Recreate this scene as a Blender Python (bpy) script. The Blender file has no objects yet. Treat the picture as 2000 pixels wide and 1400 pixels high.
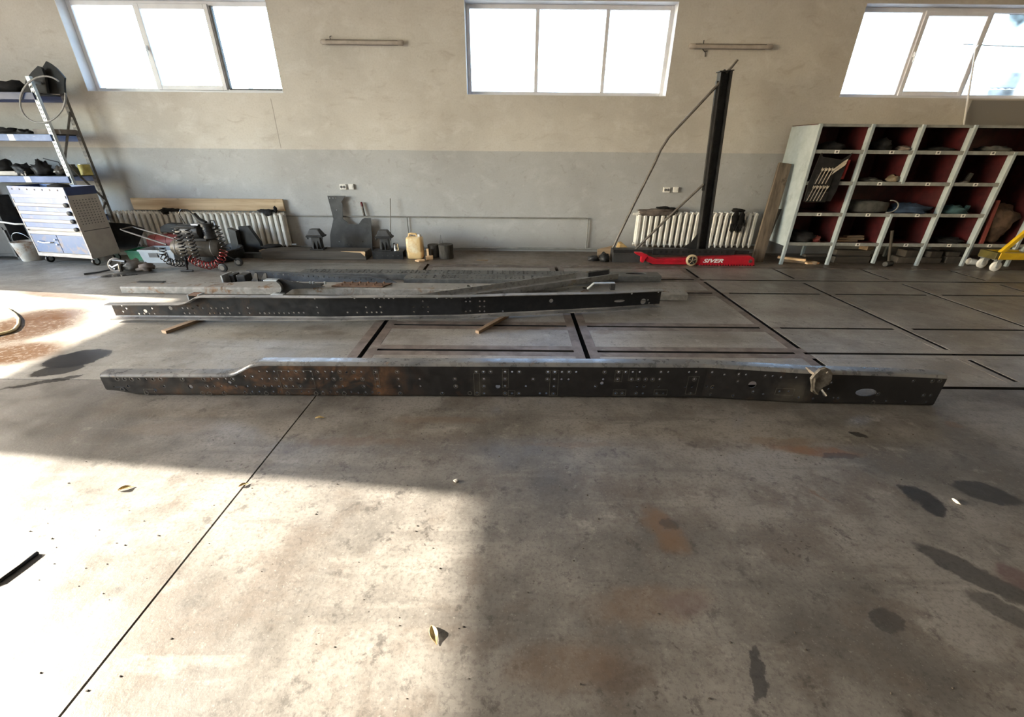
import bpy, bmesh, math, random
from mathutils import Vector, Matrix, noise as mnoise
random.seed(7)
R = math.radians
sc = bpy.context.scene
col = sc.collection

# ------------------------------------------------------------------ camera
F_PX, PITCH, ROLL, CAM_H = 830.0, R(26.3), R(0.52), 1.65
fwd = Vector((0, math.cos(PITCH), -math.sin(PITCH)))
up0 = Vector((0, math.sin(PITCH), math.cos(PITCH)))
rt0 = Vector((1, 0, 0))
rt = rt0 * math.cos(ROLL) + up0 * math.sin(ROLL)
up = -rt0 * math.sin(ROLL) + up0 * math.cos(ROLL)
CAM = Vector((0, 0, CAM_H))
cd = bpy.data.cameras.new('camera')
cd.sensor_fit = 'HORIZONTAL'; cd.sensor_width = 36.0
cd.lens = 36.0 * F_PX / 2000.0
cd.clip_start = 0.05; cd.clip_end = 500
cam = bpy.data.objects.new('camera', cd); col.objects.link(cam)
m3 = Matrix((rt, up, -fwd)).transposed()
cam.matrix_world = Matrix.Translation(CAM) @ m3.to_4x4()
sc.camera = cam

# ------------------------------------------------------------------ light
SUN_EL = R(22.0)
SUN_AZ = Vector((1.0, -0.112, 0)).normalized()       # the way the sunlight travels
world = bpy.data.worlds.new('world'); sc.world = world
world.use_nodes = True
wn = world.node_tree.nodes; wl = world.node_tree.links
bg = wn['Background']
sky = wn.new('ShaderNodeTexSky')
sky.sky_type = 'NISHITA'; sky.sun_disc = False
sky.sun_elevation = SUN_EL
sky.sun_rotation = math.atan2(-SUN_AZ.x, -SUN_AZ.y)
sky.air_density = 1.0; sky.dust_density = 1.2; sky.ozone_density = 1.0
wl.new(sky.outputs['Color'], bg.inputs['Color'])
bg.inputs['Strength'].default_value = 1.75
sl = bpy.data.lights.new('sun', 'SUN'); sl.energy = 25.0; sl.angle = R(0.5)
sl.color = (1.0, 0.90, 0.75)
so = bpy.data.objects.new('sun', sl); col.objects.link(so)
sd = Vector((SUN_AZ.x * math.cos(SUN_EL), SUN_AZ.y * math.cos(SUN_EL), -math.sin(SUN_EL)))
so.rotation_euler = sd.to_track_quat('-Z', 'Y').to_euler()
so.location = (-14, 4, 9)
sc.view_settings.view_transform = 'Standard'
sc.view_settings.look = 'None'
sc.view_settings.exposure = 1.09
sc.view_settings.gamma = 1.0
sc.view_settings.use_curve_mapping = False
sc.cycles.diffuse_bounces = 5
sc.cycles.max_bounces = 9
sc.cycles.sample_clamp_indirect = 6.0

# openings of the hall:  x0,x1,z0,z1 in the far wall;  y0,y1,z1 in the left wall
WALL_Y, WALL_X0, WALL_X1, BACK_Y, CEIL = 7.70, -10.0, 13.0, -7.0, 5.6
WINS = [(-6.60, -3.575, 2.39, 3.55), (-0.735, 2.343, 2.39, 3.55), (5.02, 8.09, 2.40, 3.55), (10.4, 12.6, 2.40, 3.55)]
GATES = [(-2.4, 2.816, 4.10), (3.30, 5.574, 2.55)]
BWINS = []

def portal(name, loc, rot, sx, sy):
    l = bpy.data.lights.new(name, 'AREA'); l.shape = 'RECTANGLE'; l.size = sx; l.size_y = sy
    l.cycles.is_portal = True
    o = bpy.data.objects.new(name, l); o.location = loc; o.rotation_euler = rot; col.objects.link(o)
for a, b, c, d in WINS:
    portal('window_portal', ((a + b) / 2, WALL_Y + 0.33, (c + d) / 2), (R(-90), 0, 0), b - a, d - c)
for a, b, c, d in BWINS:
    portal('window_portal', ((a + b) / 2, BACK_Y - 0.33, (c + d) / 2), (R(90), 0, 0), b - a, d - c)
for a, b, c in GATES:
    portal('gate_portal', (WALL_X0 - 0.33, (a + b) / 2, c / 2), (0, R(-90), 0), c, b - a)

# ------------------------------------------------------------------ pixel helpers (2000 x 1400 frame -> a point at a known depth or height)
def ray(x, y): return fwd * F_PX + rt * (x - 1000) + up * (700 - y)
def fl(x, y, z=0.0):
    d = ray(x, y); return CAM + d * ((z - CAM_H) / d.z)
def at(x, y, Y):
    d = ray(x, y); return CAM + d * (Y / d.y)

# ------------------------------------------------------------------ materials
class NT:
    def __init__(s, name):
        s.m = bpy.data.materials.new(name); s.m.use_nodes = True
        s.t = s.m.node_tree; s.n = s.t.nodes; s.l = s.t.links
        s.b = s.n['Principled BSDF']
        s.tc = s.n.new('ShaderNodeTexCoord')
    def new(s, k, **kw):
        n = s.n.new(k)
        for a, v in kw.items(): setattr(n, a, v)
        return n
    def put(s, n, key, v):
        if hasattr(v, 'links') or isinstance(v, bpy.types.NodeSocket): s.l.new(v, n.inputs[key])
        elif isinstance(v, tuple) and len(v) == 3 and n.inputs[key].type == 'RGBA': n.inputs[key].default_value = (*v, 1)
        else: n.inputs[key].default_value = v
    def co(s, scale=(1, 1, 1), rot=(0, 0, 0), loc=(0, 0, 0), src=None):
        mp = s.new('ShaderNodeMapping')
        s.l.new(src or s.tc.outputs['Object'], mp.inputs['Vector'])
        mp.inputs['Scale'].default_value = scale; mp.inputs['Rotation'].default_value = rot; mp.inputs['Location'].default_value = loc
        return mp.outputs[0]
    def noise(s, scale, detail=4, rough=0.55, vec=None, dist=0.0):
        n = s.new('ShaderNodeTexNoise')
        s.l.new(vec or s.tc.outputs['Object'], n.inputs['Vector'])
        n.inputs['Scale'].default_value = scale; n.inputs['Detail'].default_value = detail
        n.inputs['Roughness'].default_value = rough; n.inputs['Distortion'].default_value = dist
        return n.outputs['Fac']
    def ramp(s, fac, a, b, lo=0.0, hi=1.0):
        n = s.new('ShaderNodeMapRange'); n.interpolation_type = 'SMOOTHSTEP'
        s.put(n, 'Value', fac); n.inputs['From Min'].default_value = a; n.inputs['From Max'].default_value = b
        n.inputs['To Min'].default_value = lo; n.inputs['To Max'].default_value = hi
        return n.outputs[0]
    def mix(s, fac, a, b, blend='MIX'):
        n = s.new('ShaderNodeMix'); n.data_type = 'RGBA'; n.blend_type = blend
        s.put(n, 0, fac); s.put(n, 6, a); s.put(n, 7, b)
        return n.outputs[2]
    def math(s, op, a, b=0.0):
        n = s.new('ShaderNodeMath'); n.operation = op; s.put(n, 0, a); s.put(n, 1, b)
        return n.outputs[0]
    def bump(s, h, strength=0.2, dist=0.01):
        n = s.new('ShaderNodeBump'); n.inputs['Strength'].default_value = strength; n.inputs['Distance'].default_value = dist
        s.put(n, 'Height', h); s.l.new(n.outputs[0], s.b.inputs['Normal'])
    def out(s, color=None, rough=None, metal=None, spec=None):
        if color is not None: s.put(s.b, 'Base Color', color)
        if rough is not None: s.put(s.b, 'Roughness', rough)
        if metal is not None: s.put(s.b, 'Metallic', metal)
        if spec is not None: s.put(s.b, 'Specular IOR Level', spec)
        return s.m

MATS = {}
def mat(name, c1, c2=None, scale=6.0, rough=0.6, metal=0.0, stretch=(1, 1, 1), bump=0.0, lo=0.35, hi=0.65, spec=0.5, c3=None, scale3=2.0, lo3=0.55, hi3=0.7, detail=5):
    if name in MATS: return MATS[name]
    t = NT(name); c2 = c2 or tuple(v * 0.72 for v in c1)
    v = t.co(stretch)
    n = t.noise(scale, detail, 0.6, v)
    c = t.mix(t.ramp(n, lo, hi), c1, c2)
    if c3: c = t.mix(t.ramp(t.noise(scale3, 5, 0.65, t.co(loc=(3.1, 1.7, 5.3))), lo3, hi3), c, c3)
    if bump: t.bump(n, bump, 0.01)
    r = t.ramp(n, 0.2, 0.8, max(0.05, rough - 0.08), min(1, rough + 0.08))
    MATS[name] = t.out(c, r, metal, spec); return MATS[name]

def wood(name, c1, c2, axis=0, scale=9.0):
    st = [14, 14, 14]; st[axis] = 0.9
    return mat(name, c1, c2, scale / 9.0, 0.75, 0, tuple(st), 0.35, 0.3, 0.7, c3=tuple(v * 0.45 for v in c2), scale3=3.0, lo3=0.62, hi3=0.8)

# stains that have a shape of their own on the concrete: centre, half sizes, angle, colour, strength, gloss
def st(px, py, rx, ry, ang, colr, k, gl=0.0):
    p = fl(px, py); return (p.x, p.y, rx, ry, R(ang), colr, k, gl)
DK = (0.012, 0.012, 0.013); BR = (0.10, 0.062, 0.035); RU = (0.12, 0.058, 0.026)
STAINS = [
    st(1795, 968, 0.085, 0.10, 25, DK, .96), st(1830, 992, 0.085, 0.05, 35, DK, .92), st(1925, 962, 0.15, 0.085, -20, DK, .85),
    st(1295, 1030, 0.085, 0.16, 20, BR, .75), st(1320, 1062, 0.10, 0.07, 0, BR, .55), st(1310, 1025, 0.05, 0.04, 0, DK, .5),
    st(1590, 880, 0.30, 0.055, -8, RU, .75), st(1520, 862, 0.28, 0.05, 0, BR, .5), st(1640, 890, .12, .03, 0, DK, .6),
    st(1678, 849, 0.05, 0.025, -20, DK, .9), st(1865, 830, 0.08, 0.05, -30, BR, .6),
    st(1920, 1130, 0.07, 0.24, 38, DK, .72), st(1975, 1200, 0.06, 0.15, 45, DK, .6), st(1985, 1130, 0.08, 0.08, 0, (.06, .03, .03), .7),
    st(1480, 1315, 0.022, 0.11, -25, DK, .75), st(1730, 1210, 0.06, .05, 20, DK, .55), st(1220, 1320, .12, .07, 0, (.05, .035, .025), .6),
    st(1270, 1180, .30, .10, 5, BR, .45), st(1100, 1300, .25, .10, 5, BR, .38), st(1340, 1180, .12, .06, 0, (.07, .05, .05), .5), st(1600, 968, .016, .07, 28, BR, .7),
    st(1110, 868, .35, .03, 0, BR, .35), st(700, 862, .40, .05, 0, (.09, .06, .04), .5), st(330, 835, .35, .09, 5, (.10, .075, .05), .45), st(860, 820, .4, .05, 0, BR, .35),
    st(150, 700, .24, .20, 30, DK, .95, .6), st(115, 722, .18, .11, 20, DK, .85, .6), st(90, 745, .25, .035, 30, DK, .75, .5),
    st(45, 640, .55, .55, 0, (.055, .026, .010), .93, .55), st(95, 615, .40, .25, 0, (.055, .026, .010), .75, .5), st(30, 690, .45, .30, 0, (.06, .029, .012), .93, .5), st(120, 577, .85, .10, -12, (.08, .045, .025), .7, .3),
    st(270, 533, .55, .13, 32, DK, .8, .3), st(200, 540, .5, .06, 15, DK, .7, .3), st(620, 640, .18, .09, 0, (.07, .055, .045), .6), st(655, 650, .16, .06, 0, (.07, .055, .045), .6),
    st(1390, 655, .30, .14, 0, (.12, .10, .085), .5), st(1180, 648, .12, .07, 0, BR, .5), st(1540, 610, .5, .2, 0, (.14, .11, .09), .4), st(1790, 600, .4, .2, 0, (.16, .13, .11), .35),
]
def make_floor_mat(name, base, dark, tint, panel=False, stains=True, zone=None):
    t = NT(name)
    P = t.new('ShaderNodeNewGeometry').outputs['Position']
    wn_ = t.new('ShaderNodeTexNoise'); t.l.new(P, wn_.inputs['Vector']); wn_.inputs['Scale'].default_value = 9; wn_.inputs['Detail'].default_value = 5; wn_.inputs['Roughness'].default_value = .65
    w1 = t.new('ShaderNodeVectorMath', operation='SUBTRACT'); t.l.new(wn_.outputs['Color'], w1.inputs[0]); w1.inputs[1].default_value = (.5, .5, .5)
    w2 = t.new('ShaderNodeVectorMath', operation='SCALE'); t.l.new(w1.outputs[0], w2.inputs[0]); w2.inputs['Scale'].default_value = .13
    w3 = t.new('ShaderNodeVectorMath', operation='ADD'); t.l.new(P, w3.inputs[0]); t.l.new(w2.outputs[0], w3.inputs[1])
    W = w3.outputs[0]
    big = t.noise(0.8, 8, .68, P); mid = t.noise(4.2, 8, .72, P); fine = t.noise(55, 5, .7, P)
    c = t.mix(t.ramp(big, .40, .62), base, dark)
    c = t.mix(t.ramp(t.noise(1.7, 8, .70, t.co(loc=(3, 11, 0), src=P)), .49, .62, 0, .75), c, tint)
    c = t.mix(t.ramp(t.noise(1.0, 6, .66, t.co((0.55, 6.5, 1), (0, 0, .05), src=P)), .53, .63, 0, .5), c, tuple(v * 0.5 for v in base))
    c = t.mix(t.ramp(t.noise(1.0, 6, .66, t.co((0.8, 5.0, 1), (0, 0, -.6), (4, 1, 0), src=P)), .58, .66, 0, .35), c, tuple(v * 1.25 for v in base))
    c = t.mix(t.ramp(t.noise(9, 8, .76, P), .55, .64, 0, .62), c, tuple(v * .45 for v in dark))
    c = t.mix(t.ramp(t.noise(5.5, 8, .76, t.co(loc=(9, 4, 2), src=P)), .56, .68, 0, .5), c, tuple(min(1, v * 1.45) for v in base))
    c = t.mix(t.ramp(fine, .46, .68, 0, .5), c, tuple(v * 0.6 for v in dark))
    c = t.mix(t.ramp(t.noise(80, 3, .6, t.co(loc=(1, 2, 3), src=P)), .60, .72, 0, .4), c, tuple(min(1, v * 1.5) for v in base))
    # small specks of dirt, thick in places
    vo = t.new('ShaderNodeTexVoronoi'); t.l.new(W, vo.inputs['Vector']); vo.inputs['Scale'].default_value = 26; vo.feature = 'F1'
    sp = t.math('MULTIPLY', t.ramp(vo.outputs['Distance'], .16, .30, 1, 0), t.ramp(t.noise(2.6, 5, .7, t.co(loc=(5, 1, 0), src=P)), .57, .62))
    c = t.mix(t.math('MULTIPLY', sp, .8), c, (.035, .03, .026))
    vo2 = t.new('ShaderNodeTexVoronoi'); t.l.new(P, vo2.inputs['Vector']); vo2.inputs['Scale'].default_value = 38
    sp2 = t.math('MULTIPLY', t.ramp(vo2.outputs['Distance'], .06, .16, 1, 0), t.ramp(t.noise(3.1, 4, .6, t.co(loc=(2, 7, 0), src=P)), .48, .62))
    c = t.mix(t.math('MULTIPLY', sp2, .7), c, (.05, .04, .035))
    rough = t.ramp(mid, .3, .7, .30, .46) if panel else t.ramp(mid, .3, .7, .36, .56)
    if stains:
        blot = t.ramp(t.noise(22, 6, .75, P, .5), .34, .54, .6, 1.0)
        for (x, y, rx, ry, a, cc, k, gl) in STAINS:
            if zone and not zone(x, y, max(rx, ry) * 1.3 + .1): continue
            mp = t.new('ShaderNodeMapping'); mp.vector_type = 'TEXTURE'
            t.l.new(W, mp.inputs['Vector']); mp.inputs['Location'].default_value = (x, y, 0); mp.inputs['Rotation'].default_value = (0, 0, a); mp.inputs['Scale'].default_value = (rx, ry, 1000)
            ln = t.new('ShaderNodeVectorMath', operation='LENGTH'); t.l.new(mp.outputs[0], ln.inputs[0])
            f = t.ramp(ln.outputs['Value'], .80, 1.06, k, 0) if cc == DK else t.math('MULTIPLY', t.ramp(ln.outputs['Value'], .5, 1.1, k, 0), blot)
            c = t.mix(f, c, cc)
            if gl:
                mm = t.new('ShaderNodeMix'); mm.data_type = 'FLOAT'; t.put(mm, 0, t.math('MULTIPLY', f, gl * 1.5)); t.put(mm, 2, rough); mm.inputs[3].default_value = .10
                rough = mm.outputs[0]
    t.bump(t.math('ADD', mid, fine), .16, .006)
    return t.out(c, rough, 0, .45)
concrete = make_floor_mat('worn_concrete', (.155, .145, .132), (.064, .059, .053), (.074, .061, .050), zone=lambda x, y, r: y - r < 2.92)
concrete_l = make_floor_mat('pale_grey_concrete', (.235, .226, .206), (.165, .157, .143), (.15, .135, .115), zone=lambda x, y, r: y + r > 2.86 and x - r < -1.4)
concrete_d = make_floor_mat('brown_dirty_concrete', (.19, .158, .128), (.115, .094, .076), (.12, .09, .065), stains=False)
concrete2 = make_floor_mat('pale_concrete_panel', (.27, .255, .236), (.17, .158, .145), (.15, .135, .121), panel=True, zone=lambda x, y, r: y + r > 2.86 and x + r > -1.4)
strip_m = mat('brown_steel_strip', (.150, .122, .108), (.088, .070, .060), 7, .5, .0, (1, 1, 1), .1, c3=(.2, .18, .165), scale3=5)
pit_m = mat('slot_black', (.006, .006, .006), (.004, .004, .004), 4, .95)

def wall_mat():
    t = NT('plastered_wall')
    P = t.new('ShaderNodeNewGeometry').outputs['Position']
    sx = t.new('ShaderNodeSeparateXYZ'); t.l.new(P, sx.inputs[0])
    big = t.noise(0.55, 5, .6, P); mid = t.noise(2.6, 7, .68, t.co((1, 1, 1.5), src=P), .5); fine = t.noise(40, 4, .6, P)
    upc = t.mix(t.ramp(big, .34, .68), (.61, .585, .535), (.49, .465, .42))
    upc = t.mix(t.ramp(mid, .47, .72, 0, .5), upc, (.68, .665, .63))
    upc = t.mix(t.ramp(t.noise(3.3, 6, .7, t.co((1, 1, 2.2), loc=(4, 2, 8), src=P), .8), .52, .76, 0, .55), upc, (.40, .355, .305))
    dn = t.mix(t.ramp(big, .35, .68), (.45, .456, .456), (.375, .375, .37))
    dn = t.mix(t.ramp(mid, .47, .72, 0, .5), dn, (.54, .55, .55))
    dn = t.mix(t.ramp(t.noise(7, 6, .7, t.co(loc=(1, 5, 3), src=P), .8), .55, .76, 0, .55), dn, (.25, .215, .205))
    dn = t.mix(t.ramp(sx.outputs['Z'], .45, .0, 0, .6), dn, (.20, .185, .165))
    wob = t.noise(1.3, 3, .5, P)
    zz = t.math('ADD', sx.outputs['Z'], t.math('MULTIPLY', wob, .012))
    c = t.mix(t.ramp(zz, 1.609, 1.619), dn, upc)
    c = t.mix(t.ramp(fine, .4, .75, 0, .16), c, (.30, .26, .22))
    ln = t.math('MULTIPLY', t.ramp(t.math('ABSOLUTE', t.math('SUBTRACT', t.math('ADD', sx.outputs['X'], t.math('MULTIPLY', wob, .03)), -3.775)), .003, .008, 1, 0), t.ramp(sx.outputs['Z'], 2.33, 2.3))
    c = t.mix(t.math('MULTIPLY', t.math('MULTIPLY', ln, t.ramp(sx.outputs['Z'], 1.61, 1.63)), .7), c, (.22, .2, .17))
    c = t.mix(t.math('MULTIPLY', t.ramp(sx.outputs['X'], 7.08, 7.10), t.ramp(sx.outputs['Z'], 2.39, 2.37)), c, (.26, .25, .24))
    # scattered pale scrapes and dark knocks
    v1 = t.noise(14, 3, .6, t.co((1.6, 1, .7), src=P), 1.5)
    c = t.mix(t.ramp(v1, .71, .76, 0, .5), c, (.70, .68, .64))
    v2 = t.noise(11, 4, .6, t.co((.8, 1, 1.7), loc=(8, 8, 1), src=P), 1.2)
    c = t.mix(t.ramp(v2, .71, .77, 0, .55), c, (.13, .115, .10))
    t.bump(t.math('ADD', mid, t.math('MULTIPLY', fine, .4)), .25, .012)
    return t.out(c, .82, 0, .25)
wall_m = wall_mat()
white_reveal = mat('white_reveal_paint', (.74, .76, .80), (.66, .68, .72), 4, .6)
pvc = mat('white_pvc', (.78, .78, .80), (.72, .72, .74), 5, .35)
dark_seal = mat('dark_window_seal', (.06, .06, .065), (.04, .04, .045), 5, .5)
def glass_mat():
    t = NT('window_glass'); n = t.n; l = t.l
    tr = n.new('ShaderNodeBsdfTransparent'); tr.inputs[0].default_value = (.94, .96, .96, 1)
    gl = n.new('ShaderNodeBsdfGlossy'); gl.inputs['Roughness'].default_value = .02
    fr = n.new('ShaderNodeFresnel'); fr.inputs[0].default_value = 1.45
    no = t.ramp(t.noise(3, 4), .3, .8, .85, 1.0)
    mx = n.new('ShaderNodeMixShader'); l.new(t.math('MULTIPLY', fr.outputs[0], no), mx.inputs[0]); l.new(tr.outputs[0], mx.inputs[1]); l.new(gl.outputs[0], mx.inputs[2])
    l.new(mx.outputs[0], n['Material Output'].inputs['Surface']); n.remove(t.b); return t.m
glass_m = glass_mat()

def rail_mat(name, paint, rust, lo, hi, dust=(.16, .15, .14), dlo=.55, dhi=.75, rough=.42, rx=None, spec=.25):
    t = NT(name)
    P = t.new('ShaderNodeNewGeometry').outputs['Position']
    n1 = t.noise(4.5, 7, .7, P, .6); n2 = t.noise(2.0, 5, .6, t.co(loc=(7, 3, 1), src=P)); n3 = t.noise(18, 4, .6, P)
    c = t.mix(t.ramp(n3, .35, .75, 0, .6), paint, tuple(v * 1.9 for v in paint))
    c = t.mix(t.ramp(n2, dlo, dhi, 0, .75), c, dust)
    f = t.ramp(n1, lo, hi)
    if rx:
        sx = t.new('ShaderNodeSeparateXYZ'); t.l.new(P, sx.inputs[0])
        a = t.math('MULTIPLY', t.ramp(sx.outputs['X'], rx[0], rx[0] + .35), t.ramp(sx.outputs['X'], rx[1] - .5, rx[1], 1, 0))
        f = t.math('MAXIMUM', t.math('MULTIPLY', f, .35), t.math('MULTIPLY', t.ramp(n1, lo - .16, hi - .05), a))
    rustc = t.mix(t.ramp(n3, .3, .7), rust, tuple(v * .4 for v in rust))
    c = t.mix(f, c, rustc)
    r = t.math('ADD', t.math('MULTIPLY', f, .3), t.ramp(n3, .2, .8, rough - .1, rough + .12))
    t.bump(n3, .15, .004)
    return t.out(c, r, 0.0, spec)
rail_near_m = rail_mat('near_rail_paint', (.010, .010, .011), (.095, .046, .022), .58, .70, (.05, .046, .04), .56, .74, rx=(-2.75, -.55))
rail_mid_m = rail_mat('mid_rail_paint', (.011, .012, .014), (.075, .045, .028), .60, .75, (.055, .05, .046), .58, .78, rx=(-4.4, -2.3))
rail_pale_m = rail_mat('pale_rail_paint', (.17, .165, .155), (.20, .115, .06), .54, .66, (.34, .33, .31), .45, .7, .4)
rail_flat_m = rail_mat('grey_rail_paint', (.075, .077, .076), (.10, .075, .06), .62, .8, (.17, .17, .165), .5, .75, .45)
rail_trough_m = rail_mat('trough_rail_paint', (.12, .115, .105), (.24, .17, .09), .57, .70, (.34, .34, .34), .5, .72, .32, spec=.6)
rail_dark_m = rail_mat('short_channel_paint', (.04, .046, .056), (.10, .05, .03), .62, .8, (.10, .10, .105), .55, .8, .4)
flange_m = rail_mat('near_flange_worn', (.060, .064, .072), (.13, .085, .055), .60, .70, (.15, .15, .15), .40, .62, .30, spec=.6)
flange2_m = rail_mat('mid_flange_worn', (.10, .10, .10), (.09, .07, .055), .62, .75, (.30, .29, .28), .42, .62, .34, spec=.6)
scuff_m = mat('bare_metal_scuff', (.07, .066, .060), (.03, .029, .028), 30, .5)
black_steel = mat('black_steel', (.018, .018, .019), (.032, .032, .033), 9, .45, spec=.25)
dark_steel = mat('dark_grey_steel', (.035, .035, .036), (.022, .022, .023), 8, .5, .2, spec=.25)
plate_steel = mat('plate_steel', (.06, .06, .06), (.036, .036, .036), 5, .5, .2, c3=(.03, .03, .03), scale3=4)
galv = mat('galvanised_steel', (.50, .53, .55), (.38, .41, .43), 12, .38, .6)
brace_steel = mat('brown_grey_steel', (.15, .135, .12), (.10, .09, .08), 8, .5, .3)
bright_steel = mat('bright_steel', (.92, .92, .92), (.8, .8, .8), 10, .2, 1.0)
blue_paint = mat('blue_beam_paint', (.06, .13, .34), (.045, .10, .26), 6, .4, c3=(.3, .32, .36), scale3=7, lo3=.62, hi3=.72)
cart_blue = mat('cart_blue_paint', (.105, .165, .32), (.08, .13, .27), 5, .36, c3=(.19, .20, .24), scale3=8, lo3=.56, hi3=.72)
cart_blue_worn = mat('cart_door_blue', (.045, .10, .22), (.065, .115, .23), 5, .32, c3=(.18, .145, .14), scale3=6, lo3=.50, hi3=.68)
cart_deep = mat('cart_deep_blue', (.010, .028, .11), (.008, .02, .08), 5, .4)
cart_grey = mat('cart_grey_paint', (.36, .34, .31), (.31, .29, .27), 6, .5)
cart_trim = mat('cart_trim_cream', (.40, .37, .345), (.28, .25, .24), 9, .4, stretch=(.6, 1, 6))
tag_white = mat('white_sticker', (.82, .81, .78), (.75, .74, .70), 20, .6)
tag_ink = mat('sticker_ink', (.12, .12, .12), (.08, .08, .08), 20, .6)
shelf_grey = mat('shelf_grey_paint', (.37, .43, .46), (.31, .365, .39), 5, .42, c3=(.25, .29, .31), scale3=3)
shelf_lip = mat('shelf_lip_grey', (.30, .31, .30), (.22, .23, .22), 8, .5)
shelf_red = mat('shelf_red_paint', (.075, .011, .012), (.042, .007, .008), 5, .5)
dark_cloth = mat('dark_cloth', (.012, .012, .013), (.022, .021, .021), 14, .9, bump=.4, spec=.25)
rubber = mat('black_rubber', (.014, .014, .014), (.022, .022, .022), 12, .5, spec=.25)
hose_black = mat('glossy_black_hose', (.010, .010, .011), (.016, .016, .017), 12, .18)
hose_red = mat('red_hose', (.24, .012, .012), (.15, .010, .010), 12, .22)
jack_red = mat('red_jack_paint', (.50, .012, .028), (.38, .010, .022), 6, .34, c3=(.16, .02, .02), scale3=5, lo3=.60, hi3=.75)
red_old = mat('dusty_red', (.27, .055, .045), (.19, .04, .035), 6, .55)
red_bright = mat('bright_red_plastic', (.50, .035, .03), (.40, .03, .025), 6, .45)
yellow = mat('yellow_paint', (.66, .43, .015), (.52, .33, .012), 7, .4, c3=(.25, .17, .03), scale3=7, lo3=.62, hi3=.75)
radiator_m = mat('radiator_white_enamel', (.74, .72, .68), (.62, .60, .55), 9, .4)
grey_plastic = mat('grey_crate_plastic', (.36, .39, .42), (.30, .33, .36), 6, .45)
green_plastic = mat('green_crate_plastic', (.02, .20, .11), (.015, .15, .08), 6, .45)
pale_plank = wood('pale_plank_wood', (.62, .47, .30), (.40, .28, .165), 0)
old_beam = wood('old_sleeper_wood', (.085, .072, .058), (.04, .033, .027), 0)
stump_m = mat('stump_wood', (.060, .052, .042), (.030, .026, .021), 5, .85, 0, (8, 8, 1), .5)
lean_wood = wood('leaning_plank_wood', (.17, .13, .095), (.065, .05, .037), 2)
dark_wood = wood('dark_plank_wood', (.05, .042, .033), (.025, .021, .017), 2)
split_wood = wood('fresh_split_wood', (.80, .56, .33), (.66, .42, .22), 0)
stick_wood = wood('batten_wood', (.26, .185, .125), (.15, .10, .065), 1)
scrap_wood = wood('scrap_wood', (.34, .24, .15), (.17, .12, .08), 0)
canister_m = mat('amber_canister_plastic', (.82, .60, .30), (.72, .50, .24), 4, .38, c3=(.90, .78, .55), scale3=3)
comp_body = mat('dusty_tank_paint', (.085, .072, .055), (.05, .043, .034), 7, .5, spec=.25)
pipe_m = mat('painted_pipe', (.27, .265, .25), (.20, .195, .185), 6, .5)
lamp_body = mat('lamp_body_dusty', (.17, .145, .12), (.12, .10, .085), 8, .6)
lamp_cover = mat('lamp_cover_dusty', (.46, .41, .36), (.38, .335, .29), 8, .45)
socket_w = mat('socket_white', (.80, .78, .74), (.74, .72, .68), 9, .4)
wheel_cream = mat('wheel_cream', (.55, .43, .27), (.45, .35, .22), 9, .5)
wheel_white = mat('wheel_white', (.78, .78, .76), (.68, .68, .66), 9, .4)
white_paint = mat('letter_white', (.85, .84, .82), (.80, .79, .77), 9, .4)
brown_sack = mat('brown_sack', (.11, .066, .042), (.05, .03, .02), 7, .9, bump=.6)
blue_cloth = mat('blue_cloth', (.022, .045, .09), (.014, .03, .06), 8, .9, bump=.5)
teal_cloth = mat('teal_cloth', (.035, .085, .095), (.025, .06, .07), 8, .9, bump=.5)
grey_bag = mat('grey_bag', (.09, .088, .08), (.05, .05, .047), 8, .9, bump=.5)
rag_brown = mat('rag_brown', (.17, .135, .115), (.10, .08, .07), 9, .9, bump=.5)
cast_metal = mat('cast_alloy', (.22, .205, .185), (.08, .072, .062), 14, .36, .6)
bucket_m = mat('bucket_enamel', (.62, .63, .62), (.50, .46, .40), 6, .4, c3=(.32, .18, .10), scale3=4, lo3=.5, hi3=.62)
wedge_m = mat('ochre_wood_block', (.46, .31, .13), (.34, .22, .09), 7, .7)
brick_m = mat('dirty_block', (.085, .07, .058), (.05, .042, .035), 6, .85)

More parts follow.
